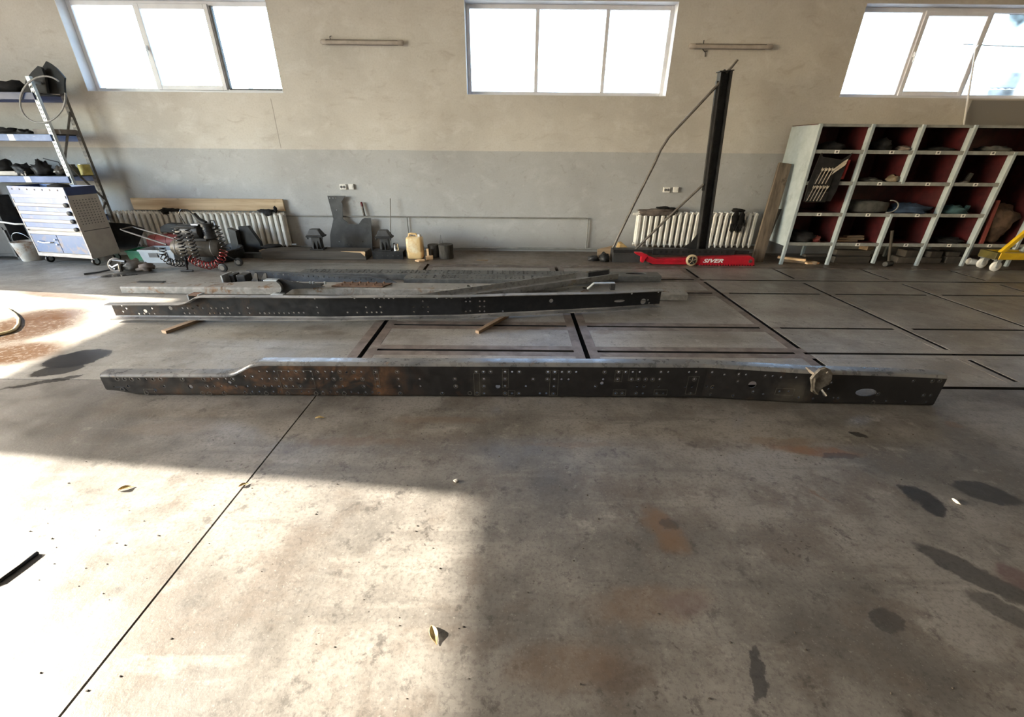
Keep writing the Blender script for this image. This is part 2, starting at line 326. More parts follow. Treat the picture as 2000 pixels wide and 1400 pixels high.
# ------------------------------------------------------------------ mesh builder
class MB:
    def __init__(s): s.v = []; s.f = []
    def add(s, vs, fs):
        b = len(s.v); s.v += [Vector(p) for p in vs]; s.f += [tuple(i + b for i in f) for f in fs]; return s
    def box(s, x0, x1, y0, y1, z0, z1, M=None):
        vs = [Vector((x, y, z)) for x in (x0, x1) for y in (y0, y1) for z in (z0, z1)]
        if M: vs = [M @ v for v in vs]
        return s.add(vs, [(0, 1, 3, 2), (4, 6, 7, 5), (0, 4, 5, 1), (2, 3, 7, 6), (0, 2, 6, 4), (1, 5, 7, 3)])
    def bar(s, p0, p1, w, h, upv=(0, 0, 1)):
        p0, p1 = Vector(p0), Vector(p1); d = (p1 - p0).normalized(); u = Vector(upv)
        if abs(d.dot(u)) > .98: u = Vector((0, 1, 0))
        a = d.cross(u).normalized() * (w / 2); b = a.cross(d).normalized() * (h / 2)
        vs = [p + i * a + j * b for p in (p0, p1) for i, j in ((-1, -1), (1, -1), (1, 1), (-1, 1))]
        return s.add(vs, [(3, 2, 1, 0), (4, 5, 6, 7), (0, 1, 5, 4), (1, 2, 6, 5), (2, 3, 7, 6), (3, 0, 4, 7)])
    def tube(s, pts, r, n=8, closed=False, cap=True):
        pts = [Vector(p) for p in pts]; m = len(pts); rings = []; prev = None
        for i, p in enumerate(pts):
            if closed: d = pts[(i + 1) % m] - pts[i - 1]
            else: d = pts[min(i + 1, m - 1)] - pts[max(i - 1, 0)]
            d.normalize()
            if prev is None:
                u = Vector((0, 0, 1)) if abs(d.z) < .9 else Vector((1, 0, 0))
                a = d.cross(u).normalized()
            else: a = (prev - d * prev.dot(d)).normalized()
            prev = a; b = d.cross(a); rr = r[i] if isinstance(r, (list, tuple)) else r
            rings.append([p + (a * math.cos(2 * math.pi * k / n) + b * math.sin(2 * math.pi * k / n)) * rr for k in range(n)])
        fs = []
        for i in range(m if closed else m - 1):
            j = (i + 1) % m
            for k in range(n): fs.append((i * n + k, i * n + (k + 1) % n, j * n + (k + 1) % n, j * n + k))
        if cap and not closed: fs += [tuple(range(n))[::-1], tuple((m - 1) * n + k for k in range(n))]
        return s.add([v for rg in rings for v in rg], fs)
    def lathe(s, prof, n=16, M=None):
        M = M or Matrix()
        vs = [M @ Vector((r * math.cos(2 * math.pi * k / n), r * math.sin(2 * math.pi * k / n), z)) for r, z in prof for k in range(n)]
        fs = []
        for i in range(len(prof) - 1):
            for k in range(n): fs.append((i * n + k, i * n + (k + 1) % n, (i + 1) * n + (k + 1) % n, (i + 1) * n + k))
        fs += [tuple(range(n))[::-1], tuple((len(prof) - 1) * n + k for k in range(n))]
        return s.add(vs, fs)
    def prism(s, poly, M, t):           # polygon in local xy, thickness t along local z
        n = len(poly)
        vs = [M @ Vector((x, y, 0)) for x, y in poly] + [M @ Vector((x, y, t)) for x, y in poly]
        return s.add(vs, [tuple(range(n))[::-1], tuple(range(n, 2 * n))] + [(i, (i + 1) % n, n + (i + 1) % n, n + i) for i in range(n)])
    def lump(s, c, sx, sy, sz, seed=0, rough=.3, seg=14, rings=9, flat=0.0, freq=1.6):
        c = Vector(c); vs = []; fs = []
        for i in range(rings + 1):
            th = math.pi * i / rings
            for k in range(seg):
                ph = 2 * math.pi * k / seg
                d = Vector((math.sin(th) * math.cos(ph), math.sin(th) * math.sin(ph), math.cos(th)))
                q = 1 + rough * mnoise.noise(d * freq + Vector((seed * 3.7, seed * 1.3, 0))) + rough * .5 * mnoise.noise(d * freq * 2.7 + Vector((0, seed * 2.1, 4)))
                p = Vector((d.x * sx * q, d.y * sy * q, d.z * sz * q))
                if flat and p.z < -flat: p.z = -flat
                vs.append(c + p)
        for i in range(rings):
            for k in range(seg): fs.append((i * seg + k, (i + 1) * seg + k, (i + 1) * seg + (k + 1) % seg, i * seg + (k + 1) % seg))
        return s.add(vs, fs)
    def mesh(s, me):
        return s.add([v.co.copy() for v in me.vertices], [tuple(p.vertices) for p in me.polygons])
    def xf(s, M): s.v = [M @ v for v in s.v]; return s
    def build(s, name, m, parent=None, smooth=False, bevel=0.0, origin=None, label=None):
        me = bpy.data.meshes.new(name)
        o = bpy.data.objects.new(name, me); col.objects.link(o)
        if parent is None:
            if origin is None:
                xs = [v.x for v in s.v]; ys = [v.y for v in s.v]; zs = [v.z for v in s.v]
                origin = Vector(((min(xs) + max(xs)) / 2, (min(ys) + max(ys)) / 2, min(zs)))
            og = Vector(origin); me.from_pydata([v - og for v in s.v], [], s.f); o.location = og
        else:
            me.from_pydata([v[:] for v in s.v], [], s.f); setp(o, parent)
        me.validate(); 
        bm = bmesh.new(); bm.from_mesh(me); bmesh.ops.recalc_face_normals(bm, faces=bm.faces); bm.to_mesh(me); bm.free()
        if smooth:
            for p in me.polygons: p.use_smooth = True
            if smooth != 'all': me.set_sharp_from_angle(angle=R(40))
        me.materials.append(m)
        if bevel:
            b = o.modifiers.new('bevel', 'BEVEL'); b.width = bevel; b.segments = 2; b.limit_method = 'ANGLE'
        if label: o['label'] = label
        return o
ROOT = {}
def world_loc(o):
    return ROOT.get(o.name, Vector((0, 0, 0)))
def setp(o, parent):
    o.parent = parent
    o.matrix_parent_inverse = Matrix.Translation(world_loc(parent)).inverted() if parent.parent is None else Matrix()
def tag(o, label, cat, group=None):
    o['label'] = label; o['category'] = cat
    if group: o['group'] = group
    ROOT[o.name] = Vector(o.location)
    return o
def thing(name, loc, label, cat, group=None):
    o = bpy.data.objects.new(name, None); col.objects.link(o); o.location = loc; o.empty_display_size = .1
    return tag(o, label, cat, group)
def struct(o): o['kind'] = 'structure'; ROOT[o.name] = Vector(o.location); return o
def sempty(name, loc=(0, 0, 0)):
    o = bpy.data.objects.new(name, None); col.objects.link(o); o.location = loc; return struct(o)
def B(*a, **k): return MB().box(*a, **k)

def plate(outer, holes, t):
    """flat plate with holes: 2D outline in xy, thickness t centred on z=0 -> mesh"""
    def pa(l): return abs(sum(l[i - 1][0] * l[i][1] - l[i][0] * l[i - 1][1] for i in range(len(l)))) / 2
    want = pa(outer) - sum(pa(h) for h in holes); best = None
    rs = random.getstate()
    for trial in range(14):
        random.seed(trial); cu = bpy.data.curves.new('c', 'CURVE'); cu.dimensions = '2D'; cu.fill_mode = 'BOTH'; cu.extrude = t / 2
        for i, loop in enumerate([outer] + holes):
            sp = cu.splines.new('POLY'); sp.points.add(len(loop) - 1); sp.use_cyclic_u = True; j = .0004 * trial if i else 0
            dx, dy = random.uniform(-j, j), random.uniform(-j, j)
            for p, q in zip(sp.points, loop): p.co = (q[0] + dx, q[1] + dy, 0, 1)
        ob = bpy.data.objects.new('c', cu); col.objects.link(ob)
        dg = bpy.context.evaluated_depsgraph_get(); dg.update()
        me = bpy.data.meshes.new_from_object(ob.evaluated_get(dg))
        bpy.data.objects.remove(ob); bpy.data.curves.remove(cu)
        err = abs(sum(p.area for p in me.polygons if abs(p.normal.z) > .9) / 2 - want)
        if best is None or err < best[0]: best = (err, me)
        if err < .0012: break
    random.setstate(rs)
    return best[1]
def circ(x, y, r, n=10, ry=None): return [(x + r * math.cos(2 * math.pi * k / n), y + (ry or r) * math.sin(2 * math.pi * k / n)) for k in range(n)]
def lerp(tab, x):
    if x <= tab[0][0]: return tab[0][1]
    for (a, p), (b, q) in zip(tab, tab[1:]):
        if x <= b: return p + (q - p) * (x - a) / (b - a)
    return tab[-1][1]

# ================================================================== STRUCTURE
# ---- floor: big slabs, a grid of framed panels with anchor slots between them
GX = [-1.335, 0.67, 2.68, 4.06, 5.43, 6.80, 8.17]
GY = [2.89, 3.50, 4.11, 5.29, 5.91, 6.60]
SW = 0.022                       # half slot width along depth lines
SH = 0.021                      # half slot width across
bed = MB().box(WALL_X0 - .3, WALL_X1 + .3, BACK_Y - .3, WALL_Y + .4, -0.21, -0.16)
for i in range(len(GX) - 1):
    for j in range(len(GY) - 1): bed.box(GX[i] + SW + .004, GX[i + 1] - SW - .004, GY[j] + SH + .004, GY[j + 1] - SH - .004, -.16, -.0022)
floor = struct(bed.build('floor', pit_m, origin=(0, 0, 0)))
def slab(x0, x1, y0, y1, m=concrete, name='concrete_slab', top=0.0):
    return B(x0, x1, y0, y1, -0.158, top).build(name, m, floor)
J = 0.005
slab(WALL_X0 - .3, -1.445 - J, BACK_Y - .3, 2.895 - J)
slab(-1.445 + J, WALL_X1 + .3, BACK_Y - .3, GY[0] - SH)
slab(WALL_X0 - .3, GX[0] - SW - .09, 2.895 + J, 6.70, concrete_l)
slab(WALL_X0 - .3, GX[0] - SW - .09, 6.70, WALL_Y + .4, concrete_d)
slab(GX[0] - SW - .09, WALL_X1 + .3, GY[-1] + SH + .085, WALL_Y + .4, concrete_d)
slab(GX[-1] + SW, WALL_X1 + .3, GY[0] + SH, GY[-1] + SH + .085)
B(GX[0] - SW - .09, GX[0] - SW, 2.895 + J, GY[-1] + SH + .085, -.002, .0005).build('steel_strip', strip_m, floor)
B(GX[0] + SW, GX[-1] - SW, GY[-1] + SH, GY[-1] + SH + .085, -.068, .0005).build('steel_strip', strip_m, floor)
BW = 0.085
for i in range(len(GX) - 1):
    for j in range(len(GY) - 1):
        x0, x1 = GX[i] + SW, GX[i + 1] - SW; y0, y1 = GY[j] + SH, GY[j + 1] - SH
        wide = i < 2
        bw = BW if wide else BW * .82
        B(x0 + bw + .001, x1 - bw - .001, y0 + bw + .001, y1 - bw - .001, -.0021, random.uniform(-.0006, .0008)).build('concrete_panel', concrete2, floor)
        f = MB().box(x0, x0 + bw, y0, y1, -.002, .0005).box(x1 - bw, x1, y0, y1, -.002, .0005)
        f.box(x0 + bw, x1 - bw, y0, y0 + bw, -.002, .0005).box(x0 + bw, x1 - bw, y1 - bw, y1, -.002, .0005)
        f.build('steel_frame', strip_m if wide else concrete2, floor)
# bridges where a slot is interrupted
for i, gx in enumerate(GX):
    for j, gy in enumerate(GY[:-1]):
        if i <= 2:                      # the depth slot runs through, the cross slots stop short of it
            if i == 2 and j in (1,): pass
            for s in (-1, 1):
                if (i == 0 and s < 0): continue
                if i == 2 and s > 0 and j in (0, 1, 4): continue
                a, b = sorted((gx + s * SW, gx + s * (SW + .085)))
                B(a, b, gy - SH, gy + SH, -.002, 0).build('slot_bridge', strip_m, floor)
            if i == 2 and j in (1, 4):
                for s in (-1, 1):
                    a, b = sorted((gy + s * SH, gy + s * (SH + .085)))
                    B(gx - SW, gx + SW, a, b, -.002, 0).build('slot_bridge', strip_m, floor)
        else:
            if j in (0, 1, 4):
                for s in (-1, 1):
                    if j == 0 and s < 0: continue
                    a, b = sorted((gy + s * SH, gy + s * (SH + .085)))
                    B(gx - SW, gx + SW, a, b, -.002, 0).build('slot_bridge', concrete2, floor)
            else:
                for s in (-1, 1):
                    a, b = sorted((gx + s * SW, gx + s * (SW + .075)))
                    B(a, b, gy - SH, gy + SH, -.002, 0).build('slot_bridge', concrete2, floor)

# ---- walls
def wall_with_holes(name, u0, u1, z1, wins, y0, y1):
    mb = MB(); u = u0
    for a, b, c, d in sorted(wins):
        mb.box(u, a, y0, y1, -.05, z1); mb.box(a, b, y0, y1, -.05, c); mb.box(a, b, y0, y1, d, z1); u = b
    mb.box(u, u1, y0, y1, -.05, z1)
    return mb
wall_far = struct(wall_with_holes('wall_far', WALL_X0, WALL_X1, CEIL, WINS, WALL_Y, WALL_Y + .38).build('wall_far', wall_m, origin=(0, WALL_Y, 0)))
struct(wall_with_holes('wall_near', WALL_X0, WALL_X1, CEIL, BWINS, BACK_Y - .3, BACK_Y).build('wall_near', wall_m))
mb = MB(); yy = BACK_Y - .3
for a, b, c in sorted(GATES):
    mb.box(WALL_X0 - .3, WALL_X0, yy, a, -.05, CEIL); mb.box(WALL_X0 - .3, WALL_X0, a, b, c, CEIL); yy = b
mb.box(WALL_X0 - .3, WALL_X0, yy, WALL_Y + .38, -.05, CEIL)
struct(mb.build('wall_left', wall_m))
struct(B(WALL_X1, WALL_X1 + .3, BACK_Y - .3, WALL_Y + .38, -.05, CEIL).build('wall_right', wall_m))
ceil_m = mat('ceiling_slab', (.66, .64, .60), (.58, .56, .52), 3, .8)
struct(B(WALL_X0 - .3, WALL_X1 + .3, BACK_Y - .3, WALL_Y + .38, CEIL, CEIL + .25).build('ceiling', ceil_m))

# ---- windows
FY = WALL_Y + .17                # frame plane
def window(n, a, b, c, d, kinds, mull):
    w = sempty('window_%d' % n, ((a + b) / 2, FY, c))
    rv = MB()
    rv.box(a, a + .006, WALL_Y - .001, FY + .07, c, d).box(b - .006, b, WALL_Y - .001, FY + .07, c, d).box(a, b, WALL_Y - .001, FY + .07, d - .006, d).box(a, b, WALL_Y + .004, FY + .07, c, c + .006)
    rv.build('reveal', white_reveal, w)
    fr = MB(); t = .055; y0, y1 = FY, FY + .07; a2, b2, c2, d2 = a + .006, b - .006, c + .006, d - .006
    fr.box(a2, a2 + t, y0, y1, c2, d2).box(b2 - t, b2, y0, y1, c2, d2).box(a2 + t, b2 - t, y0, y1, c2, c2 + t).box(a2 + t, b2 - t, y0, y1, d2 - t, d2)
    fr.build('frame', pvc, w, bevel=.006)
    xs = [a2 + t] + mull + [b2 - t]
    for x in mull: B(x - .028, x + .028, y0, y1, c2 + t, d2 - t).build('mullion', pvc, w, bevel=.005)
    for k in range(3):
        l = xs[k] + (.028 if k else 0); r_ = xs[k + 1] - (.028 if k < 2 else 0); z0, z1 = c2 + t, d2 - t
        if kinds[k] == 'S':                                  # an opening sash stands proud of the frame
            s = .062; e = .02; ys = FY - .022
            sa = MB(); L, Rr, Z0, Z1 = l - e, r_ + e, z0 - e, z1 + e
            sa.box(L, L + s, ys, FY + .04, Z0, Z1).box(Rr - s, Rr, ys, FY + .04, Z0, Z1).box(L + s, Rr - s, ys, FY + .04, Z0, Z0 + s).box(L + s, Rr - s, ys, FY + .04, Z1 - s, Z1)
            so_ = sa.build('sash', pvc, w, bevel=.006)
            MB().box(L + .012, L + .03, ys - .03, ys, (Z0 + Z1) / 2 - .03, (Z0 + Z1) / 2 + .03).box(L + .014, L + .028, ys - .045, ys - .03, (Z0 + Z1) / 2 - .1, (Z0 + Z1) / 2 + .015).build('handle', pvc, so_)
            B(L + s, Rr - s, FY, FY + .012, Z0 + s, Z1 - s).build('pane', glass_m, so_)
        elif kinds[k] == 'O':                                # sash left ajar, dark gap along its hinge side
            g = MB().box(l - .012, l + .02, FY - .02, FY + .03, z0, z1).box(l, r_, FY - .012, FY + .02, z0 - .012, z0 + .008)
            g.build('seal', dark_seal, w)
            B(l + .02, r_, FY + .02, FY + .032, z0, z1).build('pane', glass_m, w)
        else:
            B(l, r_, FY + .02, FY + .032, z0, z1).build('pane', glass_m, w)
    return w
w1 = window(1, *WINS[0], ('F', 'S', 'O'), [-5.60, -4.51])
w2 = window(2, *WINS[1], ('F', 'F', 'F'), [.335, 1.375])
w3 = window(3, *WINS[2], ('F', 'S', 'F'), [6.02, 7.02])
window(4, *WINS[3], ('F', 'F', 'F'), [11.1, 11.9])
for k, q in enumerate(BWINS): 
    a, b, c, d = q; wv = sempty('window_%d' % (5 + k), ((a + b) / 2, BACK_Y - .15, c))
    fr = MB(); 
    for x in (a, a + 1.01, b - 1.07, b - .06): fr.box(x, x + .06, BACK_Y - .2, BACK_Y - .13, c, d)
    fr.box(a, b, BACK_Y - .2, BACK_Y - .13, c, c + .06).box(a, b, BACK_Y - .2, BACK_Y - .13, d - .06, d)
    fr.build('frame', pvc, wv); B(a, b, BACK_Y - .17, BACK_Y - .16, c, d).build('pane', glass_m, wv)

# ---- heating pipe along the wall
pz, py_ = .575, WALL_Y - .035
pp = thing('heating_pipe', (-1.3, py_, 0), 'thin grey heating pipe running along the lower wall between the two radiators', 'pipe')
MB().tube([(-3.95, py_, pz), (1.28, py_, pz), (1.30, py_, pz - .02), (1.30, py_, .055)], .011, 8).build('run', pipe_m, pp, True)
MB().tube([(-1.84, py_, pz), (-1.84, py_, .06)], .009, 8).build('drop', pipe_m, pp, True)
MB().tube([(-3.95, py_ + .005, .055), (4.3, py_ + .005, .055)], .016, 8).build('floor_run', pipe_m, pp, True)

# ---- outside: yard, neighbour shed, pole, wire
yard_m = mat('yard_ground', (.30, .28, .25), (.24, .22, .20), 2, .9)
o = struct(B(-60, 60, -40, 90, -.30, -.215).build('ground_outside', yard_m))
shed_wall = mat('shed_wall_paint', (.55, .62, .66), (.50, .57, .60), 3, .8)
shed_roof = mat('shed_roof_sheet', (.34, .44, .54), (.30, .40, .50), 3, .5)
sh = thing('neighbour_shed', (10, 25.5, -.215), 'long pale shed with a corrugated roof outside beyond the windows', 'building')
B(-4, 40, 25.6, 31, -.22, 4.25).build('wall', shed_wall, sh)
ro = MB(); n = 260; x0, x1 = -4.4, 40.4
for k in range(n):
    xa = x0 + (x1 - x0) * k / n; xb = x0 + (x1 - x0) * (k + 1) / n
    za = .045 * (k % 2); zb = .045 * ((k + 1) % 2)
    ro.add([(xa, 25.1, 4.55 + za), (xb, 25.1, 4.55 + zb), (xb, 31, 6.0 + zb), (xa, 31, 6.0 + za), (xa, 25.1, 4.50 + za), (xb, 25.1, 4.50 + zb)], [(0, 1, 2, 3), (4, 5, 1, 0)])
ro.build('roof', shed_roof, sh)
B(-4.2, 40.2, 25.12, 25.2, 4.2, 4.48).build('fascia', shed_wall, sh)
pole_m = mat('pole_teal', (.35, .48, .50), (.30, .42, .44), 4, .6)
pl = thing('utility_pole', (-7.395, 14, -.215), 'pale utility pole seen through the right pane of the left window', 'pole')
MB().tube([(-7.395, 14, -.22), (-7.395, 14, 8)], .07, 10).build('shaft', pole_m, pl, True)
MB().tube([(-8.2, 14, 7.6), (-6.6, 14, 7.6)], .04, 6).build('crossarm', pole_m, pl)
tag(MB().tube([(7.9, 9.2, 3.36), (9.5, 9.2, 3.32), (12, 9.2, 3.28)], .010, 6).build('overhead_wire', dark_seal), 'thin dark cable crossing behind the right pane of the right window', 'cable')

# ================================================================== FRAME RAILS
def rail(root, m, ypath, zbot, ztop, width, s, holes=(), slits=(), t=.008, r=.022, M=None, extra=(), fm=None):
    """pressed C channel: web in the x-z plane following ypath, flanges pointing s*y. holes: (x,z,r[,rz])"""
    M = M or Matrix()
    xa, xb = ypath[0][0], ypath[-1][0]
    xs = sorted(set([p[0] for p in ypath] + [p[0] for p in zbot] + [p[0] for p in ztop] + list(extra)))
    xs = [x for x in xs if xa <= x <= xb]
    web = MB()
    for (x0, ya), (x1, yb) in zip(ypath, ypath[1:]):
        sub = [x for x in xs if x0 - 1e-6 <= x <= x1 + 1e-6]
        outer = [(x, lerp(zbot, x) + r) for x in sub] + [(x, lerp(ztop, x) - r) for x in reversed(sub)]
        hs = []
        for h in holes:
            if not x0 + h[2] + .002 < h[0] < x1 - h[2] - .002: continue
            for sh_ in (0, -.006, -.012, -.02, .006, .012):
                lp = circ(h[0], h[1] + sh_, h[2], 8 if h[2] < .02 else 20, h[3] if len(h) > 3 else None)
                if all(lerp(zbot, u) + r + .002 < v < lerp(ztop, u) - r - .002 for u, v in lp): hs.append(lp); break
        for sl_ in slits:
            if all(x0 < p[0] < x1 for p in sl_): hs.append(list(sl_))
        me = plate(outer, hs, t)
        web.add([Vector((v.co.x, ya + (yb - ya) * (v.co.x - x0) / (x1 - x0) + v.co.z, v.co.y)) for v in me.vertices], [tuple(p.vertices) for p in me.polygons])
        bpy.data.meshes.remove(me)
    web.xf(M).build('web', m, root)
    def flange(top, name):
        K = 5; prof = []
        for k in range(K + 1):
            a = math.pi / 2 * k / K; prof.append((r - r * math.cos(a), -r + r * math.sin(a)))      # outer
        prof.append((width, 0)); prof.append((width, -t))
        ri = max(r - t, .002)
        for k in range(K, -1, -1):
            a = math.pi / 2 * k / K; prof.append((r - ri * math.cos(a), -r + ri * math.sin(a)))
        n = len(prof); mb = MB(); vs = []
        for x in xs:
            y = lerp(ypath, x); z = lerp(ztop if top else zbot, x)
            for d, h in prof: vs.append((x, y - s * t / 2 + s * d, z + (h if top else -h)))
        fs = [(i * n + k, i * n + (k + 1) % n, (i + 1) * n + (k + 1) % n, (i + 1) * n + k) for i in range(len(xs) - 1) for k in range(n)]
        fs += [tuple(range(n)), tuple((len(xs) - 1) * n + k for k in range(n))]
        mb.add(vs, fs).xf(M); return mb.build(name, (fm or m) if (top or s < 0) else m, root, True)
    flange(True, 'upper_flange'); flange(False, 'lower_flange')

def zh(lst, ox, oy, sc_, Yf, r0):
    out = []
    for h in lst:
        px, py = ox + h[0] / sc_, oy + h[1] / sc_
        x = at(px, py, 3).x; Y = Yf(at(px, py, Yf(0)).x); p = at(px, py, Y)
        rr = r0 if len(h) < 3 else h[2] / sc_ / 830 * (Y * .896 + .6)
        out.append((p.x, p.z, rr) if len(h) < 4 else (p.x, p.z, rr, h[3] / sc_ / 830 * (Y * .896 + .6)))
    return out

# ---- near rail
YA = [(-2.962, 2.672), (-.3, 2.69), (1.40, 2.70), (2.10, 2.638), (3.05, 2.622)]
ZTA = [(-2.962, .175), (-2.06, .178), (-1.99, .195), (-1.86, .262), (-1.79, .275), (1.40, .282), (2.10, .272), (2.75, .262), (3.05, .252)]
ZBA = [(-2.962, .035), (-2.90, .03), (-2.76, .0), (3.05, .0)]
fa = lambda x: lerp(YA, x)
HA = zh([(185,230),(250,230),(315,232),(380,232),(445,232),(510,232),(578,232),(775,232),(970,232),(1037,232),(1100,232),(1168,232),(1233,232),(285,296),(232,326),(610,296),(528,330,18),(450,355),(513,358),(575,358),(640,360),(850,300,22),(1000,297),(1063,297),(1130,297),(1262,297),(1203,262,18),(960,360),(1022,362),(1092,360),(1157,360),(1342,206),(1410,210),(1367,297),(1434,298),(1472,163),(1540,163),(1607,163),(1672,163),(1738,163),(1805,163),(1872,163),(1938,163),(1497,230),(1562,230),(1628,230),(1693,230),(1760,230),(1827,230),(1890,230),(1956,230),(1520,297),(1585,297),(1650,297),(1715,297),(1780,297),(1845,297),(1347,360),(1413,360),(1477,360),(1540,360),(1605,360),(1668,360),(1733,360),(1860,360),(1925,360)], 190, 690, 4.651, fa, .0082)
HA += zh([(30,153),(90,155),(152,153),(213,155),(277,153),(335,157),(398,155),(460,155),(580,155),(765,155),(1375,155),(1435,155),(1497,155),(1557,155),(1680,155),(1740,155),(1800,155),(45,215),(105,215),(167,215),(228,215),(290,215),(410,215),(470,215),(592,215),(775,215),(955,216),(1255,216),(1500,215),(1680,215),(1918,217),(243,277),(303,277),(482,277),(602,277),(783,277),(962,277),(1262,277),(1500,277),(1680,275),(1857,277),(1620,278,22),(18,337),(78,337),(137,337),(198,337),(258,337),(317,337),(377,337),(435,337),(497,339),(557,339),(613,337),(792,337),(1147,337),(1382,335),(1442,337),(1502,337),(1680,337),(1740,337),(1797,337),(1975,337)], 600, 690, 4.348, fa, .0082)
HA += zh([(137,163),(198,163,12),(262,163),(325,163),(388,163),(640,163),(765,163),(827,163),(890,163),(952,163),(1140,163),(1205,163),(1390,163),(1452,163),(1595,165),(132,228),(193,228),(257,228),(320,228),(627,228),(755,228),(878,228),(940,228),(1002,228),(1065,228),(1128,228),(1435,228),(190,290),(558,290),(615,262,16),(928,290),(988,290),(1117,290),(1355,291),(1415,293),(1543,291),(1598,297),(65,355),(122,352),(185,355),(735,352),(795,352),(917,352),(978,352),(1100,352),(1158,352),(1400,352),(1580,360),(1703,187),(1832,183),(1823,248),(1957,338),(1780,372)], 1040, 690, 4.545, fa, .0082)
HA += zh([(15,182),(78,187),(250,197),(315,200),(390,212),(525,214),(140,340),(228,360),(375,337),(458,337),(545,390),(670,398),(850,393),(892,395),(875,433),(772,358),(835,258),(808,315),(1245,357),(1560,243),(1730,243),(1793,243),(1650,370),(1713,370),(1673,430),(1488,430),(1202,433),(1312,433),(133,275,35),(1140,345,95,40)], 1440, 690, 4.545, fa, .0078)
ok = []
for h in HA:
    if all((h[0] - g[0]) ** 2 + (h[1] - g[1]) ** 2 > (h[2] + g[2] + .003) ** 2 for g in ok): ok.append(h)
HA = ok
p1, p2, p3 = [at(190 + u / 4.651, 690 + v / 4.651, 2.673) for u, v in ((150, 297), (243, 300), (292, 345))]
slitA = [[(p1.x, p1.z), (p2.x, p2.z), (p3.x, p3.z), (p3.x - .004, p3.z - .004), (p2.x - .003, p2.z - .008), (p1.x, p1.z - .008)]]
ra = thing('frame_rail', (0, 2.68, 0), 'long black truck frame rail in the foreground, rusty towards its stepped left end', 'frame rail')
rail(ra, rail_near_m, YA, ZBA, ZTA, .088, 1, HA, slitA, r=.024, extra=(-2.03, -1.93, -1.82, 1.2, 1.3, 1.5, 1.75, 2.2, 2.4), fm=flange_m)
# washer rings and rubbed outlines left by removed brackets
ring = MB()
random.seed(3)
for h in HA:
    if random.random() < .55 and h[2] < .01:
        n = 12; y = lerp(YA, h[0]) - .0046; r0, r1 = h[2] * 1.45, h[2] * random.choice((1.7, 1.9, 2.1))
        ring.add([(h[0] + q * math.cos(2 * math.pi * k / n), y, h[1] + q * math.sin(2 * math.pi * k / n)) for q in (r0, r1) for k in range(n)],
                 [(k, (k + 1) % n, n + (k + 1) % n, n + k) for k in range(n)])
o = ring.build('washer_marks', scuff_m, ra); o['kind'] = 'stuff'
def outline(ox, oy, s_, u0, v0, u1, v1, w=.0035):
    a = at(ox + u0 / s_, oy + v0 / s_, fa(at(ox + u0 / s_, oy + v0 / s_, 2.68).x)); b = at(ox + u1 / s_, oy + v1 / s_, fa(at(ox + u1 / s_, oy + v1 / s_, 2.68).x))
    x0, x1, z1, z0 = a.x, b.x, a.z, b.z; x0, x1 = sorted((x0, x1)); y0, y1 = lerp(YA, x0) - .0052, lerp(YA, x1) - .0052
    def q(xa, xb, za, zb):
        ya, yb = [y0 + (y1 - y0) * (x - x0) / max(1e-6, x1 - x0) for x in (xa, xb)]
        return [(xa, ya, za), (xb, yb, za), (xb, yb, zb), (xa, ya, zb)], [(0, 1, 2, 3)]
    mb = MB(); mb.add(*q(x0, x1, z0, z0 + w)); mb.add(*q(x0, x1, z1 - w, z1)); mb.add(*q(x0, x0 + w, z0 + w, z1 - w)); mb.add(*q(x1 - w, x1, z0 + w, z1 - w))
    mb.build('bracket_outline', scuff_m, ra)
for q in [(1040, 690, 4.545, 158, 145, 222, 372), (1040, 690, 4.545, 716, 318, 824, 372), (1040, 690, 4.545, 1080, 318, 1190, 368), (1040, 690, 4.545, 735, 145, 790, 250), (1040, 690, 4.545, 1385, 200, 1445, 360), (1440, 690, 4.545, 345, 305, 490, 375), (600, 690, 4.348, 1412, 165, 1470, 355), (600, 690, 4.348, 1655, 130, 1710, 290), (600, 690, 4.348, 1706, 310, 1765, 358), (600, 690, 4.348, 560, 135, 625, 290), (190, 690, 4.651, 1635, 150, 1990, 320), (1040, 690, 4.545, 860, 140, 915, 240), (190, 690, 4.651, 420, 320, 545, 385)]: outline(*q)
# weld plate along the rusty stretch
# hook bracket on the near rail
hk = thing('tow_hook', at(1600, 740, 2.58), 'small shiny cast hook hanging over the top edge of the foreground frame rail', 'hook')
def hp(u, v): p = at(1440 + u / 4.545, 690 + v / 4.545, 2.6); return (p.x, p.z)
pts = [hp(*q) for q in [(770, 112), (805, 130), (822, 165), (818, 215), (790, 262), (740, 285), (715, 305), (700, 335), (672, 348), (645, 330), (650, 290), (640, 215), (675, 170), (720, 130)]]
hole = circ(*hp(778, 155), .006)
me = plate(pts, [hole], .022); mb = MB().mesh(me); mb.v = [Vector((v.x, 2.585 + v.z, v.y)) for v in mb.v]
hb = mb.build('hook_plate', cast_metal, hk)
a = hp(778, 155); MB().tube([(a[0], 2.565, a[1]), (a[0], 2.60, a[1])], .010, 12).build('pivot_pin', brace_steel, hk, True)
MB().tube([(hp(665, 200)[0], 2.568, hp(665, 200)[1]), (hp(655, 300)[0], 2.568, hp(655, 300)[1]), (hp(690, 340)[0], 2.568, hp(690, 340)[1])], .007, 8).build('rib', cast_metal, hk, True)
a, b = hp(720, 300), hp(745, 345); MB().tube([(a[0], 2.57, a[1]), (b[0], 2.55, b[1])], .008, 8).build('latch', bright_steel, hk, True)
B(hp(730, 0)[0], hp(815, 0)[0], 2.585, 2.68, .262, .282).build('saddle', brace_steel, hk, bevel=.003)

